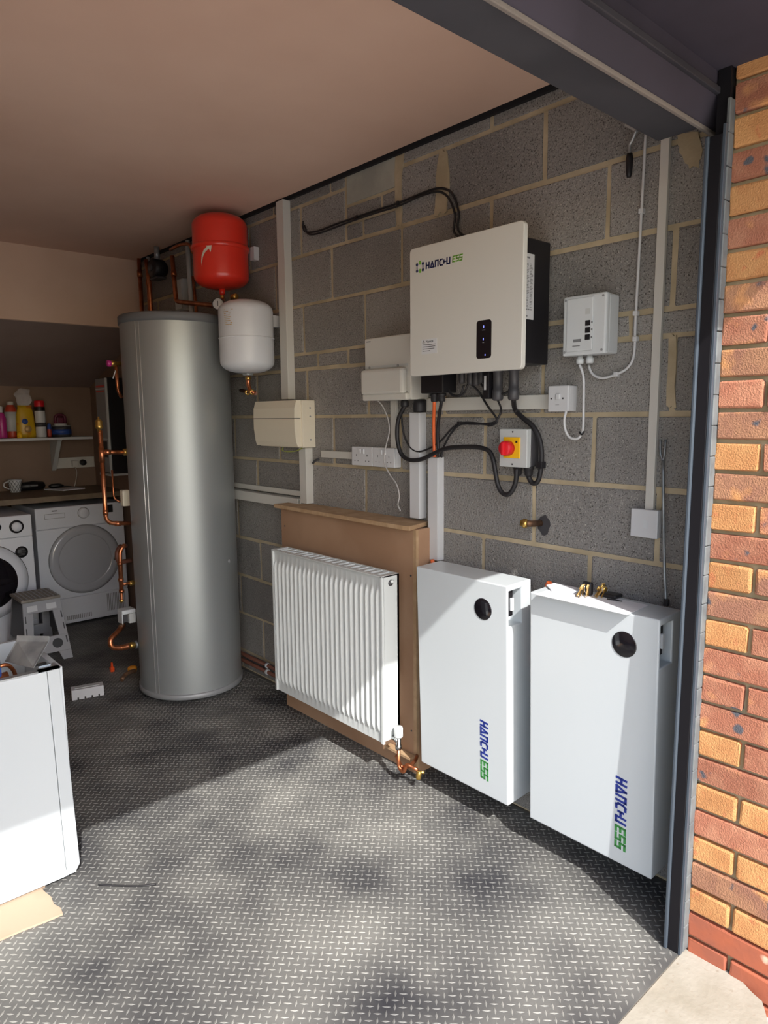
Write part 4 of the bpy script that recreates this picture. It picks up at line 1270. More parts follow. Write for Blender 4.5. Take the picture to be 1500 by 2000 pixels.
boxes('wall_strap', 'white_plastic', t, (-0.045, -0.001, 2.235, 2.265, 1.90, 1.955), (-0.060, -0.045, 2.235, 2.30, 1.90, 1.955))
lbm = MB()
rng = random.Random(2)
for k in range(9):
    z = 1.958 - k * 0.0085
    a0 = 188 + rng.uniform(-1, 1) + k * 0.5
    a1 = a0 + (19 if k else 24) * rng.uniform(0.7, 1.0)
    q = []
    for a, zz in ((a0, z), (a1, z), (a1, z + 0.003), (a0, z + 0.003)):
        r_ = 0.1322
        q.append(lbm.bm.verts.new((wc[0] + r_ * math.cos(math.radians(a)), wc[1] + r_ * math.sin(math.radians(a)), zz)))
    lbm.bm.faces.new(q)
lbm.build('printed_label', 'skin_tan', t)['kind'] = 'stuff'
t = thing('copper_pipework', 'copper elbow hanging under the pale grey vessel', 'pipe', (-0.17, 2.27, 1.58))
MB().pipe([(-0.172, 2.279, 1.660), (-0.172, 2.279, 1.615), (-0.170, 2.262, 1.585), (-0.150, 2.25, 1.575)], 0.010, 0.025).build('elbow', 'copper', t)
MB().lathe([(0, 0), (0.012, 0), (0.014, 0.004), (0.014, 0.016), (0, 0.016)], (-0.172, 2.279, 1.640), (0, 0, 1), 8).build('compression_nut', 'brass', t)
MB().cyl((-0.150, 2.25, 1.576), (-0.05, 2.56, 1.60), 0.0095).build('dark_run', 'brown_pipe', t)
for y in (2.255, 2.30):
    MB().lathe([(0.007, -0.003), (0.014, -0.003), (0.014, 0.003), (0.007, 0.003)], (-0.165, y, 1.580), (0.3, 1, 0.2), 12).build('collar_ring', 'brass', t)

# pressure gauge and its manifold between the vessels
t = thing('pressure_gauge', 'round white pressure gauge on brass manifold beneath the red vessel', 'gauge', (-0.23, 2.42, 2.0))
MB().lathe([(0, 0.0), (0.026, 0.0), (0.028, 0.003), (0.028, 0.02), (0, 0.022)], (-0.255, 2.395, 2.008), (0.72, 0.69, 0), 24).build('dial', 'white_plastic', t)
MB().lathe([(0.026, -0.003), (0.029, -0.003), (0.030, 0.02), (0.027, 0.02)], (-0.255, 2.395, 2.008), (0.72, 0.69, 0), 24).build('bezel', 'dark_grey', t)
MB().cyl((-0.2564, 2.3938, 1.998), (-0.2562, 2.3940, 2.022), 0.0014, n=6).build('needle', 'dark_grey', t)
MB().pipe([(-0.24, 2.41, 2.01), (-0.19, 2.46, 2.03), (-0.172, 2.498, 2.05), (-0.172, 2.498, 2.075)], 0.010, 0.02).build('manifold', 'brass', t)
MB().lathe([(0, 0), (0.014, 0), (0.016, 0.004), (0.016, 0.03), (0, 0.03)], (-0.150, 2.40, 2.055), (0, 1, 0), 8).build('tee', 'brass', t)

# ---------------------------------------------------------------- pipes above the cylinder, on the wall
def wallpipe(pts, r, material, label, name='copper_pipe', bend=0.03, extra=()):
    m = MB().pipe(pts, r, bend)
    if not extra:
        return tag(m.build(name, material), label, 'pipe', 'pipes on the wall by the cylinder')
    a, c = m.bounds()
    t = thing(name, label, 'pipe', ((a.x + c.x) / 2, (a.y + c.y) / 2, a.z), 'pipes on the wall by the cylinder')
    m.build('run', material, t)
    for p, q in extra:
        MB().cyl(p, q, r * 1.25).build('joint_collar', material, t)
    return t
XP = -0.055
wallpipe([(XP, 3.76, 2.475), (XP, 3.76, 1.2)], 0.013, 'copper', 'left-most copper pipe on the wall above the cylinder', extra=[((XP, 3.76, 2.40), (XP, 3.76, 2.36))])
wallpipe([(XP, 3.635, 2.40), (XP, 3.635, 1.2)], 0.013, 'copper', 'second copper pipe from the back wall above the cylinder', extra=[((XP, 3.635, 2.33), (XP, 3.635, 2.29))])
wallpipe([(XP - 0.02, 3.61, 2.44), (XP - 0.02, 3.575, 2.3), (XP - 0.02, 3.57, 1.2)], 0.013, 'copper', 'third copper pipe, close beside the second one')
wallpipe([(-0.02, 3.70, 2.48), (-0.02, 3.70, 2.30)], 0.012, 'white_plastic', 'white plastic pipe stub behind the copper pipes', name='plastic_pipe')
wallpipe([(-0.12, 3.149, 2.379), (-0.12, 3.126, 2.126), (-0.12, 3.075, 2.114), (-0.14, 2.636, 2.04), (-0.20, 2.47, 2.02)], 0.013, 'copper', 'copper pipe dropping to an elbow behind the cylinder rim', bend=0.035, extra=[((-0.12, 3.14, 2.293), (-0.12, 3.136, 2.264))])
wallpipe([(-0.12, 3.165, 2.416), (-0.12, 3.053, 2.424), (-0.12, 2.929, 2.407), (-0.12, 2.887, 2.348)], 0.009, 'copper', 'copper pipe arching towards the red vessel', bend=0.05)
wallpipe([(-0.04, 3.11, 2.469), (-0.04, 3.099, 2.081), (-0.04, 3.05, 1.4)], 0.014, 'pale_grey', 'pale grey conduit between the copper pipes', name='conduit_pipe')
wallpipe([(-0.05, 3.042, 2.258), (-0.05, 3.023, 2.072), (-0.05, 2.98, 1.5)], 0.009, 'copper', 'slim copper pipe right of the pale grey conduit')
wallpipe([(-0.045, 3.1, 1.965), (-0.045, 2.3, 1.985)], 0.009, 'brown_pipe', 'dark brown horizontal pipe behind the pressure gauge')
t = thing('wall_junction_box', 'pale square junction box behind the copper pipes', 'junction box', (-0.03, 3.12, 2.10))
boxes('case', 'pale_grey', t, (-0.05, 0.0, 3.175, 3.275, 2.09, 2.27), bev=0.004)
boxes('lid', 'pale_grey', t, (-0.058, -0.048, 3.18, 3.27, 2.095, 2.265), bev=0.004)
t = thing('circulation_pump', 'black circulation pump among the copper pipes near the ceiling', 'pump', (-0.10, 3.38, 2.30))
MB().lathe([(0, 0), (0.045, 0), (0.055, 0.008), (0.055, 0.07), (0.04, 0.09), (0, 0.09)], (-0.15, 3.37, 2.345), (1, 0.1, 0), 20).build('motor', 'black', t)
MB().lathe([(0, 0), (0.018, 0), (0.018, 0.012), (0, 0.012)], (-0.161, 3.37, 2.345), (1, 0.1, 0), 14).build('hub', 'dark_grey', t)
MB().pipe([(-0.11, 3.37, 2.47), (-0.11, 3.37, 2.39)], 0.016, 0.02).build('inlet', 'zinc', t)
boxes('terminal_box', 'dark_grey', t, (-0.14, -0.08, 3.32, 3.42, 2.282, 2.292))
wallpipe([(-0.03, 3.85, 0.105), (-0.03, 2.115, 0.103)], 0.0105, 'brown_pipe', 'upper of two brown pipes running along the foot of the wall', name='skirting_pipe')
wallpipe([(-0.03, 3.85, 0.068), (-0.03, 2.115, 0.066)], 0.0105, 'brown_pipe', 'lower of two brown pipes running along the foot of the wall', name='skirting_pipe')
pc = thing('pipe_clip', 'white double pipe clip on the brown skirting pipes beside the radiator', 'clip', (-0.03, 2.42, 0.05))
for z in (0.104, 0.067):
    MB().lathe([(0.0105, -0.008), (0.015, -0.008), (0.015, 0.008), (0.0105, 0.008)], (-0.03, 2.42, z), (0, 1, 0), 14).build('clip_ring', 'grey_white', pc)

# ---------------------------------------------------------------- boiler case in the foreground
BX0, BX1, BY0, BY1, BZ0, BZ1 = -1.80, -1.352, 1.46, 1.85, 0.012, 0.702
t = thing('boiler', 'white boiler case standing upside down with open top on cardboard', 'boiler', ((BX0 + BX1) / 2, 1.65, BZ0))
def bxf(p):
    return Vector((p.x - 0.012 * (0.70 - p.z) * -1.0 + 0.0, p.y, p.z))
fpn = MB()
fpn.poly([(x, BY0, z) for x, z in [(BX0, BZ0 + 0.02), (BX0, BZ1 - 0.004), (-1.4035, BZ1 - 0.004), (-1.3925, BZ0), (BX0 + 0.02, BZ0)]], (0, 0.02, 0), bev=0.002)
fpn.build('front_panel', 'white_gloss', t)
wp = MB()
wp.poly([(-1.4020, BY0, BZ1 - 0.002), (-1.3910, BY0, BZ0), (BX1 - 0.010, BY0 + 0.002, BZ0 + 0.004), (BX1 + 0.004, BY0 + 0.006, BZ0 + 0.022), (BX1 - 0.012, BY0 + 0.006, BZ1 - 0.002)], (0, 0.018, 0), bev=0.003)
wp.build('corner_strip', 'white_gloss', t)
boxes('right_side', 'white_gloss', t, (BX1 - 0.022, BX1 - 0.004, BY0 + 0.01, BY1, BZ0 + 0.01, BZ1 - 0.002))
boxes('left_side', 'white_gloss', t, (BX0, BX0 + 0.018, BY0 + 0.01, BY1, BZ0 + 0.01, BZ1 - 0.002))
boxes('back_panel', 'white_gloss', t, (BX0, BX1 - 0.006, BY1 - 0.016, BY1, BZ0 + 0.01, BZ1 + 0.0))
boxes('bottom_panel', 'white_gloss', t, (BX0, BX1 - 0.010, BY0 + 0.004, BY1, BZ0, BZ0 + 0.02))
boxes('inner_tray', 'zinc', t, (BX0 + 0.018, BX1 - 0.022, BY0 + 0.02, BY1 - 0.016, BZ1 - 0.14, BZ1 - 0.13))
boxes('top_flange', 'zinc', t, (BX0, BX1 - 0.012, BY0 + 0.001, BY0 + 0.022, BZ1 - 0.004, BZ1 + 0.001), (BX1 - 0.075, BX1 - 0.012, BY0 + 0.001, BY0 + 0.055, BZ1 - 0.003, BZ1 + 0.001))
boxes('flange_tab', 'chrome', t, (-1.425, -1.385, BY0 + 0.065, BY0 + 0.075, BZ1 - 0.002, BZ1 + 0.003), (-1.415, -1.380, BY0 + 0.04, BY0 + 0.046, BZ1 + 0.001, BZ1 + 0.004))
# hinged service plate standing open
A0, A1, A2, A3 = Vector((-1.429, 1.5, 0.703)), Vector((-1.366, 1.547, 0.765)), Vector((-1.44, 1.624, 0.765)), Vector((-1.477, 1.631, 0.703))
fm = MB()
nrm = (A1 - A0).cross(A3 - A0).normalized() * 0.002
fm.poly([A0, A1, A2, A3], nrm)
lip = (A1 - A0).normalized() * 0.012
fm.poly([A1, A1 + lip + nrm * 4, A2 + lip + nrm * 4, A2], nrm)
fm.build('service_plate', 'zinc', t)
for s_, u in ((0.18, 0.55), (0.32, 0.55)):
    q0 = A0.lerp(A1, u) + (A3 - A0) * s_
    q1 = A0.lerp(A1, u + 0.25) + (A3 - A0) * s_
    MB().cyl(q0 + nrm * 1.6, q1 + nrm * 1.6, 0.0022, n=6).build('plate_slot', 'chrome', t)
for s_ in (0.28, 0.82):
    q0 = A0.lerp(A1, 0.90) + (A3 - A0) * s_
    MB().cyl(q0, q0 + nrm * 2, 0.005, n=10).build('plate_screw', 'chrome', t)
MB().pipe([(-1.60, 1.52, 0.66), (-1.535, 1.515, 0.725), (-1.500, 1.51, 0.735), (-1.475, 1.53, 0.70), (-1.47, 1.54, 0.62)], 0.006, 0.02).build('copper_tail', 'copper', t)
MB().lathe([(0, 0), (0.016, 0), (0.016, 0.05), (0.012, 0.055), (0, 0.055)], (-1.585, 1.50, 0.735), (1, 0, -0.05), 12).build('brass_union', 'brass', t)
MB().lathe([(0, 0), (0.012, 0), (0.015, 0.008), (0.015, 0.03), (0.010, 0.034), (0, 0.034)], (-1.532, 1.50, 0.700), (0, 0, 1), 10).build('blue_tap', 'blue', t)
MB().lathe([(0, 0), (0.014, 0), (0.014, 0.02), (0, 0.02)], (-1.532, 1.50, 0.733), (0, 0, 1), 10).build('black_collar', 'dark_grey', t)
MB().cyl((-1.62, 1.50, 0.690), (-1.50, 1.505, 0.698), 0.014, n=12).build('copper_header', 'copper', t)

cd = MB()
cp = [(-2.05, 1.300), (-1.62, 1.312), (-1.56, 1.309), (-1.500, 1.302), (-1.455, 1.300), (-1.452, 1.33), (-1.462, 1.36), (-1.458, 1.40), (-1.466, 1.44), (-1.468, 1.462), (-1.455, 1.47), (-1.42, 1.80), (-2.05, 1.85)]
cd.poly([(x, y, 0.0016) for x, y in cp], (0, 0, 0.006))
tag(cd.build('cardboard_sheet', 'cardboard'), 'torn brown cardboard sheet under the white boiler', 'cardboard')
ws = MB().tube([(-1.329, 1.363, 0.004), (-1.291, 1.322, 0.004), (-1.232, 1.267, 0.003), (-1.193, 1.241, 0.004)], 0.0028, 6, 4)
tag(ws.build('black_strip', 'black_rubber'), 'thin black offcut lying on the mat near the cardboard', 'offcut')

# ---------------------------------------------------------------- utility recess: machines
DX0, DX1, DY = -0.648, -0.045, 4.31
t = thing('tumble_dryer', 'white tumble dryer with round clear door under the worktop', 'dryer', (-0.345, 4.6, 0.0))
boxes('cabinet', 'machine', t, (DX0, DX1, DY + 0.012, 4.90, 0.012, 0.852), bev=0.004)
boxes('control_panel', 'machine', t, (DX0, DX1, DY, DY + 0.02, 0.705, 0.852), bev=0.006)
boxes('front_panel', 'machine', t, (DX0, DX1, DY + 0.003, DY + 0.02, 0.205, 0.702), bev=0.004)
boxes('plinth_panel', 'machine', t, (DX0, DX1, DY, DY + 0.02, 0.022, 0.200), bev=0.004)
boxes('foot', 'black', t, (DX0 + 0.05, DX0 + 0.09, DY + 0.05, DY + 0.09, 0.0005, 0.014))
boxes('foot', 'black', t, (DX1 - 0.09, DX1 - 0.05, DY + 0.05, DY + 0.09, 0.0005, 0.014))
d = MB().lathe([(0.243, 0.0), (0.243, 0.004), (0.248, 0.005), (0.248, 0.0)], (-0.338, DY + 0.004, 0.465), (0, -1, 0), 56).build('door_ring', 'mid_grey', t)
d = MB().lathe([(0.243, 0.0), (0.241, 0.010), (0.220, 0.015), (0.190, 0.013), (0.180, 0.010), (0.175, 0.0)], (-0.338, DY + 0.003, 0.465), (0, -1, 0), 56).build('door', 'glass_door', t)
MB().lathe([(0.180, 0.008), (0.12, 0.012), (0, 0.014)], (-0.338, DY + 0.003, 0.465), (0, -1, 0), 48).build('door_window', 'glass_door', d)
boxes('door_catch', 'chrome', d, (-0.150, -0.110, DY - 0.030, DY - 0.018, 0.430, 0.455), bev=0.004)
MB().lathe([(0, 0.024), (0.030, 0.024), (0.036, 0.016), (0.037, 0.0), (0.040, 0.0), (0.040, -0.002)], (-0.330, DY, 0.797), (0, -1, 0), 28).build('dial', 'machine', t)
MB().lathe([(0.037, 0.001), (0.040, 0.001), (0.040, 0.003), (0.037, 0.003)], (-0.330, DY, 0.797), (0, -1, 0), 28).build('dial_ring', 'mid_grey', t)
boxes('drawer_line', 'mid_grey', t, (-0.590, -0.455, DY - 0.001, DY + 0.003, 0.775, 0.810))
boxes('drawer', 'machine', t, (-0.587, -0.458, DY - 0.002, DY + 0.003, 0.778, 0.807), bev=0.001)
boxes('display', 'black', t, (-0.160, -0.122, DY - 0.0015, DY + 0.002, 0.782, 0.838))
boxes('maker_mark', 'print_grey', t, (-0.540, -0.505, DY - 0.0008, DY + 0.002, 0.824, 0.832))
gv = MB()
for k in range(12):
    x = -0.205 + k * 0.0115
    gv.box(x, x + 0.005, DY - 0.0012, DY + 0.002, 0.055, 0.185)
gv.build('vent_grille', 'mid_grey', t)['kind'] = 'stuff'
gv = MB()
for k in range(14):
    x = -0.49 + k * 0.0125
    gv.box(x, x + 0.006, DY - 0.0012, DY + 0.002, 0.040, 0.072)
gv.build('lower_vent', 'mid_grey', t)['kind'] = 'stuff'
boxes('green_sticker', 'green_wire', t, (-0.155, -0.085, DY - 0.0005, DY + 0.004, 0.688, 0.702))
WX1, WY = -0.722, 4.12
t = thing('washing_machine', 'white washing machine with black porthole at the left edge', 'washer', (-1.02, 4.4, 0.0))
boxes('cabinet', 'machine', t, (-1.322, WX1, WY + 0.012, 4.70, 0.012, 0.846), bev=0.004)
boxes('control_panel', 'machine', t, (-1.322, WX1, WY - 0.004, WY + 0.02, 0.705, 0.846), bev=0.006)
boxes('front_panel', 'machine', t, (-1.322, WX1, WY + 0.002, WY + 0.02, 0.020, 0.702), bev=0.004)
MB().lathe([(0.030, 0.0), (0.042, 0.002), (0.042, 0.010), (0.030, 0.012)], (-0.815, WY - 0.004, 0.775), (0, -1, 0), 28).build('dial_bezel', 'black', t)
MB().lathe([(0, 0.026), (0.025, 0.026), (0.030, 0.020), (0.031, 0.0)], (-0.815, WY - 0.004, 0.775), (0, -1, 0), 28).build('dial', 'machine', t)
MB().lathe([(0.016, 0.0), (0.022, 0.002), (0.022, 0.010), (0, 0.014)], (-0.925, WY - 0.004, 0.783), (0, -1, 0), 20).build('button', 'black', t)
st = MB().lathe([(0, 0.0014), (0.038, 0.0014), (0.038, 0)], (-0.795, WY + 0.001, 0.605), (0, -1, 0), 28).build('round_sticker', 'black', t)
ln = MB()
for k in range(6):
    w_ = 0.026 - abs(k - 2.5) * 0.003
    ln.box(-0.795 - w_, -0.795 + w_, WY - 0.0012, WY - 0.0002, 0.585 + k * 0.0085, 0.587 + k * 0.0085)
ln.build('sticker_lines', 'print_grey', st)['kind'] = 'stuff'
d = MB().lathe([(0.232, 0.0), (0.240, 0.004), (0.238, 0.018), (0.20, 0.034), (0.172, 0.030)], (-1.010, WY + 0.002, 0.435), (0, -1, 0), 56).build('door', 'machine', t)
MB().lathe([(0.234, 0.001), (0.243, 0.001), (0.243, 0.005), (0.234, 0.006)], (-1.010, WY + 0.002, 0.435), (0, -1, 0), 56).build('door_gap', 'dark_grey', d)
MB().lathe([(0.174, 0.030), (0.16, 0.036), (0.10, 0.046), (0, 0.050)], (-1.010, WY + 0.002, 0.435), (0, -1, 0), 48).build('porthole', 'glass_dark', d)
boxes('filter_flap', 'machine', t, (-0.80, -0.735, WY - 0.001, WY + 0.004, 0.05, 0.14), bev=0.002)

t = thing('step_stool', 'grey folding step stool standing in front of the dryer', 'stool', (-0.79, 3.78, 0.0))
def leg(q, z):                      # leaning end frame: q across, from top to foot
    pass
yt, yf = 3.70, 3.605
def sf(x, z, d=0.0):
    k = 1 - z / 0.372
    return Vector((-0.812 + x * (1 + 0.24 * k), yf + (yt - yf) * (1 - k) + d, z))
fr = MB()
hw = 0.106
outer = [(-hw, 0.372), (hw, 0.372), (hw, 0.002), (hw - 0.045, 0.002), (hw - 0.055, 0.055), (-hw + 0.055, 0.055), (-hw + 0.045, 0.002), (-hw, 0.002)]
# front frame pieces round the hand hole
def quadp(m_, pts):
    m_.poly([sf(x, z) for x, z in pts], (0, 0.018, 0))
quadp(fr, [(-hw, 0.372), (hw, 0.372), (hw, 0.300), (-hw, 0.300)])
quadp(fr, [(-hw, 0.300), (-0.052, 0.300), (-0.062, 0.150), (-hw, 0.150)])
quadp(fr, [(0.052, 0.300), (hw, 0.300), (hw, 0.150), (0.062, 0.150)])
quadp(fr, [(-hw, 0.150), (hw, 0.150), (hw, 0.055), (-hw, 0.055)])
quadp(fr, [(-hw, 0.055), (-hw + 0.060, 0.055), (-hw + 0.045, 0.002), (-hw, 0.002)])
quadp(fr, [(hw - 0.060, 0.055), (hw, 0.055), (hw, 0.002), (hw - 0.045, 0.002)])
fr.build('front_frame', 'stool_plastic', t, bevel=0.002)
bk = MB()
for pts in ([(-hw, 0.372), (hw, 0.372), (hw, 0.300), (-hw, 0.300)], [(-hw, 0.300), (-0.06, 0.300), (-0.06, 0.002), (-hw, 0.002)], [(0.06, 0.300), (hw, 0.300), (hw, 0.002), (0.06, 0.002)], [(-0.06, 0.15), (0.06, 0.15), (0.06, 0.08), (-0.06, 0.08)]):
    bk.poly([Vector((sf(x, z).x, 3.925 + 0.09 * (1 - z / 0.372), z)) for x, z in pts], (0, -0.016, 0))
bk.build('rear_frame', 'stool_plastic', t)
for sgn in (-1, 1):
    sd_ = MB()
    sd_.poly([sf(sgn * (hw - 0.006), 0.36) + Vector((0, 0.018, 0)), sf(sgn * (hw - 0.006), 0.12) + Vector((0, 0.018, 0)), Vector((sf(sgn * hw, 0.12).x, 3.97, 0.12)), Vector((sf(sgn * hw, 0.36).x, 3.91, 0.36))], (-0.010 * sgn, 0, 0))
    sd_.build('folding_side', 'dark_grey', t)
boxes('top_plate', 'stool_top', t, (-0.930, -0.7075, 3.675, 3.930, 0.372, 0.388), bev=0.003)
rb = MB()
for k in range(9):
    x = -0.918 + k * 0.0245
    rb.box(x, x + 0.008, 3.69, 3.915, 0.388, 0.390)
rb.build('grip_ribs', 'stool_plastic', t)['kind'] = 'stuff'
for x0, x1 in ((-0.895, -0.840), (-0.790, -0.735)):
    q = [sf(x0 + 0.812, 0.345), sf(x1 + 0.812, 0.345), sf(x1 + 0.812, 0.312), sf(x0 + 0.812, 0.312)]
    MB().poly([p + Vector((0, -0.0015, 0)) for p in q], (0, 0.002, 0)).build('sticker', 'white_plastic', t)
ck = [sf(0.022 + 0.026 * math.cos(a), 0.105 + 0.028 * math.sin(a)) + Vector((0.03, -0.001, 0)) for a in [2 * math.pi * k / 24 for k in range(24)]]
MB().poly(ck, (0, 0.003, 0)).build('round_plug', 'black', t)
for sgn in (-1, 1):
    for z in (0.27, 0.20, 0.12):
        q = [sf(sgn * 0.092, z + 0.02), sf(sgn * 0.098, z + 0.02), sf(sgn * 0.098, z - 0.02), sf(sgn * 0.092, z - 0.02)]
        MB().poly([p + Vector((0, -0.001, 0)) for p in q], (0, 0.002, 0)).build('slot_mark', 'dark_grey', t)

# worktop and the things on it
wt = MB().box(-2.6, -0.002, 4.315, 4.948, 0.892, 0.930, bev=0.003)
tag(wt.build('worktop', 'worktop'), 'brown wooden worktop spanning the recess above the machines', 'worktop')
t = thing('patterned_mug', 'white mug with black diamond pattern on the worktop', 'mug', (-0.665, 4.78, 0.930))
MB().lathe([(0, 0.002), (0.030, 0.0), (0.034, 0.004), (0.046, 0.085), (0.046, 0.092), (0.043, 0.092), (0.032, 0.010), (0, 0.008)], (-0.635, 4.80, 0.930), n=28).build('cup', 'white_plastic', t)
pt = MB()
for k in range(12):
    for sg in (-1, 1):
        q = []
        for i in range(7):
            u = i / 6
            a = 2 * math.pi * k / 12 + sg * u * 2 * math.pi / 6
            r_ = 0.0345 + 0.0120 * u + 0.0004
            q.append((-0.635 + r_ * math.cos(a), 4.80 + r_ * math.sin(a), 0.935 + 0.080 * u))
        pt.loft(q, 0.0012, 5)
pt.build('diamond_pattern', 'black', t)['kind'] = 'stuff'
MB().tube([(-0.681, 4.80, 1.010), (-0.705, 4.80, 1.000), (-0.708, 4.80, 0.975), (-0.675, 4.80, 0.955)], 0.005, 8, 4).build('handle', 'white_plastic', t)
t = thing('black_pouch', 'black zipped pouch behind the mug on the worktop', 'pouch', (-0.50, 4.86, 0.930))
MB().loft([(-0.60, 4.86, 0.962), (-0.585, 4.86, 0.962), (-0.50, 4.86, 0.965), (-0.43, 4.86, 0.962), (-0.415, 4.86, 0.96)], [0.012, 0.030, 0.034, 0.028, 0.010], 14).build('body', 'black', t)
boxes('pale_print', 'print_grey', t, (-0.525, -0.475, 4.824, 4.828, 0.962, 0.972))
o = MB().loft([(-0.385, 4.88, 0.948), (-0.365, 4.88, 0.949), (-0.31, 4.87, 0.950), (-0.28, 4.86, 0.946)], [0.006, 0.018, 0.017, 0.006], 12)
o.tube([(-0.29, 4.86, 0.945), (-0.25, 4.84, 0.942), (-0.23, 4.82, 0.936), (-0.27, 4.80, 0.934)], 0.004, 6, 4)
tag(o.build('black_tool', 'black'), 'black tool with trailing lead beside the pouch on the worktop', 'tool')
o = MB().poly([(-0.44, 4.80, 0.931), (-0.36, 4.62, 0.931), (-0.19, 4.66, 0.931), (-0.22, 4.80, 0.931)], (0, 0, 0.008))
tag(o.build('paper_pad', 'paper'), 'flat pale paper pad lying on the worktop edge', 'paper')

# shelf with household bottles
SZ = 1.322
t = thing('wall_shelf', 'thin white wall shelf holding household bottles', 'shelf', (-0.6, 4.83, SZ - 0.02))
boxes('board', 'white_plastic', t, (-2.0, -0.094, 4.70, 4.948, SZ - 0.018, SZ))
brk = MB()
brk.poly([(-0.335, 4.946, SZ - 0.018), (-0.335, 4.946, SZ - 0.26), (-0.335, 4.936, SZ - 0.26), (-0.335, 4.76, SZ - 0.034), (-0.335, 4.74, SZ - 0.018)], (0.03, 0, 0))
brk.build('bracket', 'pale_grey', t)
def bottle(x, y, prof, material, label, name, parts=(), cat='bottle', n=20):
    t = thing(name, label, cat, (x, y, SZ), 'household bottles on the wall shelf')
    MB().lathe(prof, (x, y, SZ), n=n).build('body', material, t)
    for nm, pf, mm in parts:
        MB().lathe(pf, (x, y, SZ), n=n).build(nm, mm, t)
    return t
YB = 4.80
bottle(-0.690, YB, [(0, 0.001), (0.030, 0.001), (0.033, 0.01), (0.033, 0.14), (0.022, 0.175), (0.014, 0.185)], 'pink', 'magenta bottle with white cap at the left end of the shelf', 'detergent_bottle', [('cap', [(0.016, 0.185), (0.017, 0.225), (0, 0.23)], 'white_plastic')])
bottle(-0.612, YB + 0.05, [(0, 0.001), (0.038, 0.001), (0.040, 0.01), (0.040, 0.20), (0.026, 0.235), (0.020, 0.24)], 'orange_red', 'red bottle with pale label beside the magenta one', 'detergent_bottle', [('cap', [(0.022, 0.24), (0.022, 0.262), (0, 0.265)], 'white_warm'), ('label', [(0.0405, 0.05), (0.0408, 0.05), (0.0408, 0.19), (0.0405, 0.19)], 'pale_grey')])
bottle(-0.590, YB - 0.05, [(0, 0.001), (0.018, 0.001), (0.019, 0.02), (0.010, 0.045), (0, 0.048)], 'yellow', 'tiny yellow pot at the front edge of the shelf', 'small_pot', cat='pot')
t = thing('snack_bag', 'yellow printed bag with clear crumpled top on the shelf', 'bag', (-0.51, YB, SZ))
sb_ = MB()
rng = random.Random(6)
rings = [(0.0, 0.060, 0.030), (0.03, 0.066, 0.036), (0.10, 0.064, 0.036), (0.17, 0.058, 0.028), (0.215, 0.050, 0.016), (0.235, 0.052, 0.008)]
prev = None
for h, a_, b_ in rings:
    ring = []
    for k in range(16):
        an = 2 * math.pi * k / 16
        ring.append(sb_.bm.verts.new((-0.530 + a_ * math.cos(an) * rng.uniform(0.94, 1.05), YB + b_ * math.sin(an) * rng.uniform(0.94, 1.05), SZ + 0.001 + h)))
    if prev:
        for k in range(16):
            q = (k + 1) % 16
            f_ = sb_.bm.faces.new([prev[k], prev[q], ring[q], ring[k]])
            f_.smooth = True
    else:
        sb_.bm.faces.new(ring[::-1])
    prev = ring
sb_.bm.faces.new(prev)
sb_.build('bag_body', 'bag_yellow', t)
o = MB().lathe([(0, -0.003), (0.020, -0.003), (0.020, 0.0), (0, 0.0)], (-0.545, YB - 0.040, SZ + 0.12), (0, -1, 0.05), 16).build('dark_print', 'blue', t)
MB().lathe([(0, 0), (0.024, 0.004), (0.024, 0.008), (0, 0.010)], (-0.530, YB - 0.044, SZ + 0.065), (0, -1, 0), 14).build('pale_print', 'skin_tan', t)
cf = MB()
prev = None
for h, a_ in ((0.235, 0.045), (0.27, 0.052), (0.31, 0.062), (0.345, 0.045), (0.355, 0.02)):
    ring = []
    for k in range(14):
        an = 2 * math.pi * k / 14
        s_ = rng.uniform(0.6, 1.2)
        ring.append(cf.bm.verts.new((-0.535 + a_ * s_ * math.cos(an), YB + 0.5 * a_ * s_ * math.sin(an), SZ + h + rng.uniform(-.006, .006))))
    if prev:
        for k in range(14):
            q = (k + 1) % 14
            cf.bm.faces.new([prev[k], prev[q], ring[q], ring[k]])
    prev = ring
cf.build('clear_top', 'clear_film', t)
bottle(-0.435, YB - 0.02, [(0, 0.001), (0.034, 0.001), (0.036, 0.008), (0.036, 0.195)], 'white_plastic', 'tall white aerosol can with red cap on the shelf', 'aerosol_can',
       [('dark_band', [(0.0362, 0.195), (0.0362, 0.222), (0.034, 0.226)], 'black'), ('cap', [(0.034, 0.226), (0.034, 0.262), (0.030, 0.27), (0, 0.272)], 'red_plastic'), ('dark_label', [(0.0363, 0.08), (0.0366, 0.08), (0.0366, 0.11), (0.0363, 0.11)], 'dark_grey')], cat='can')
bottle(-0.372, YB, [(0, 0.001), (0.014, 0.001), (0.016, 0.008), (0.014, 0.06)], 'orange_red', 'small slim bottle with blue cap beside the aerosol can', 'small_bottle', [('cap', [(0.015, 0.06), (0.012, 0.10), (0, 0.105)], 'blue')])
t = thing('food_tub', 'low clear tub with blue label right of the small bottle', 'tub', (-0.28, YB, SZ))
MB().lathe([(0, 0.001), (0.060, 0.001), (0.066, 0.01), (0.066, 0.070), (0.060, 0.080), (0, 0.082)], (-0.285, YB, SZ), n=28).build('tub_body', 'dark_grey', t)
MB().lathe([(0.0665, 0.02), (0.067, 0.02), (0.067, 0.058), (0.0665, 0.058)], (-0.285, YB, SZ), n=28).build('label_band', 'blue', t)
MB().lathe([(0, 0.088), (0.062, 0.088), (0.063, 0.082), (0.058, 0.080)], (-0.285, YB, SZ), n=28).build('lid', 'pale_grey', t)
t = thing('maroon_iron', 'small maroon and white appliance standing on the tub', 'appliance', (-0.29, YB, SZ + 0.09))
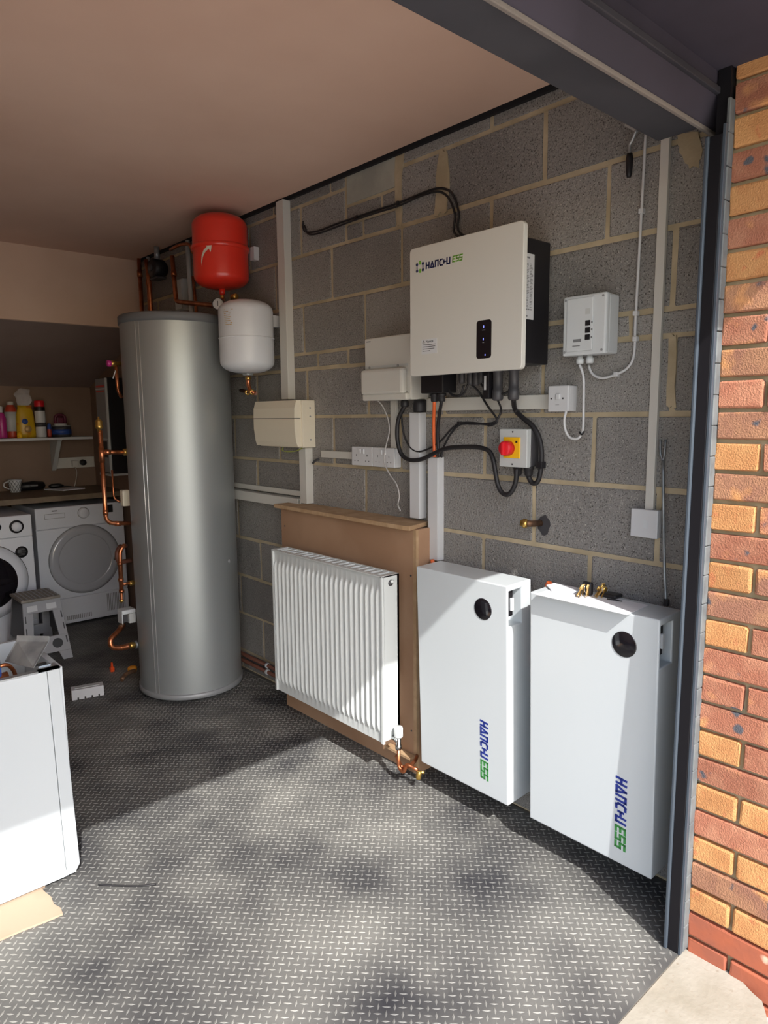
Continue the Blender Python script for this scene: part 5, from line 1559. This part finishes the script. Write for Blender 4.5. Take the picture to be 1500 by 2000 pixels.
MB().lathe([(0, 0.0), (0.042, 0.0), (0.043, 0.012), (0, 0.014)], (-0.29, YB, SZ + 0.089), n=20).build('white_base', 'white_plastic', t)
mi = MB()
mi.pipe([(-0.325, YB, SZ + 0.103), (-0.325, YB, SZ + 0.165), (-0.255, YB, SZ + 0.165), (-0.255, YB, SZ + 0.103)], 0.011, 0.034)
mi.box(-0.315, -0.265, YB - 0.008, YB + 0.02, SZ + 0.103, SZ + 0.150, bev=0.006)
mi.build('maroon_body', mat('maroon', '5e2036', 0.4), t)

# wall socket and dark unit in the recess
t = thing('wall_socket', 'white double socket on the back wall above the worktop', 'socket', (-0.2, 4.94, 1.07))
boxes('face_plate', 'white_warm', t, (-0.300, -0.012, 4.935, 4.949, 1.075, 1.158), bev=0.003)
MB().lathe([(0, 0), (0.024, 0), (0.022, 0.03), (0, 0.032)], (-0.105, 4.935, 1.115), (0, -1, 0), 16).build('black_plug', 'black', t)
MB().tube([(-0.165, 4.93, 1.09), (-0.165, 4.90, 1.04), (-0.185, 4.88, 0.97), (-0.20, 4.87, 0.935)], 0.0035, 6, 4).build('flex', 'white_warm', t)
boxes('white_plug', 'white_warm', t, (-0.190, -0.145, 4.905, 4.936, 1.085, 1.135), bev=0.004)

t = thing('control_cabinet', 'tall black cabinet with narrow pale front on the wall behind the cylinder', 'cabinet', (-0.1, 4.18, 1.075))
boxes('case', 'black', t, (-0.190, 0.0, 4.085, 4.285, 1.075, 1.735), bev=0.004)
fpl = boxes('pale_front', 'mid_grey', t, (-0.202, -0.190, 4.092, 4.275, 1.085, 1.730), bev=0.002)
boxes('trim_strip', 'pale_grey', t, (-0.204, -0.190, 4.085, 4.094, 1.080, 1.732))
boxes('red_label', 'red_paint', fpl, (-0.2032, -0.2018, 4.11, 4.26, 1.672, 1.684), (-0.2032, -0.2018, 4.11, 4.26, 1.640, 1.648))
boxes('white_label', 'white_plastic', fpl, (-0.2032, -0.2018, 4.10, 4.27, 1.655, 1.664))
boxes('display', 'black', fpl, (-0.2034, -0.2018, 4.12, 4.25, 1.19, 1.30))
boxes('divider', 'pale_grey', fpl, (-0.2034, -0.2018, 4.095, 4.272, 1.312, 1.320))
boxes('base_lip', 'pale_grey', t, (-0.206, -0.02, 4.075, 4.285, 1.062, 1.076))
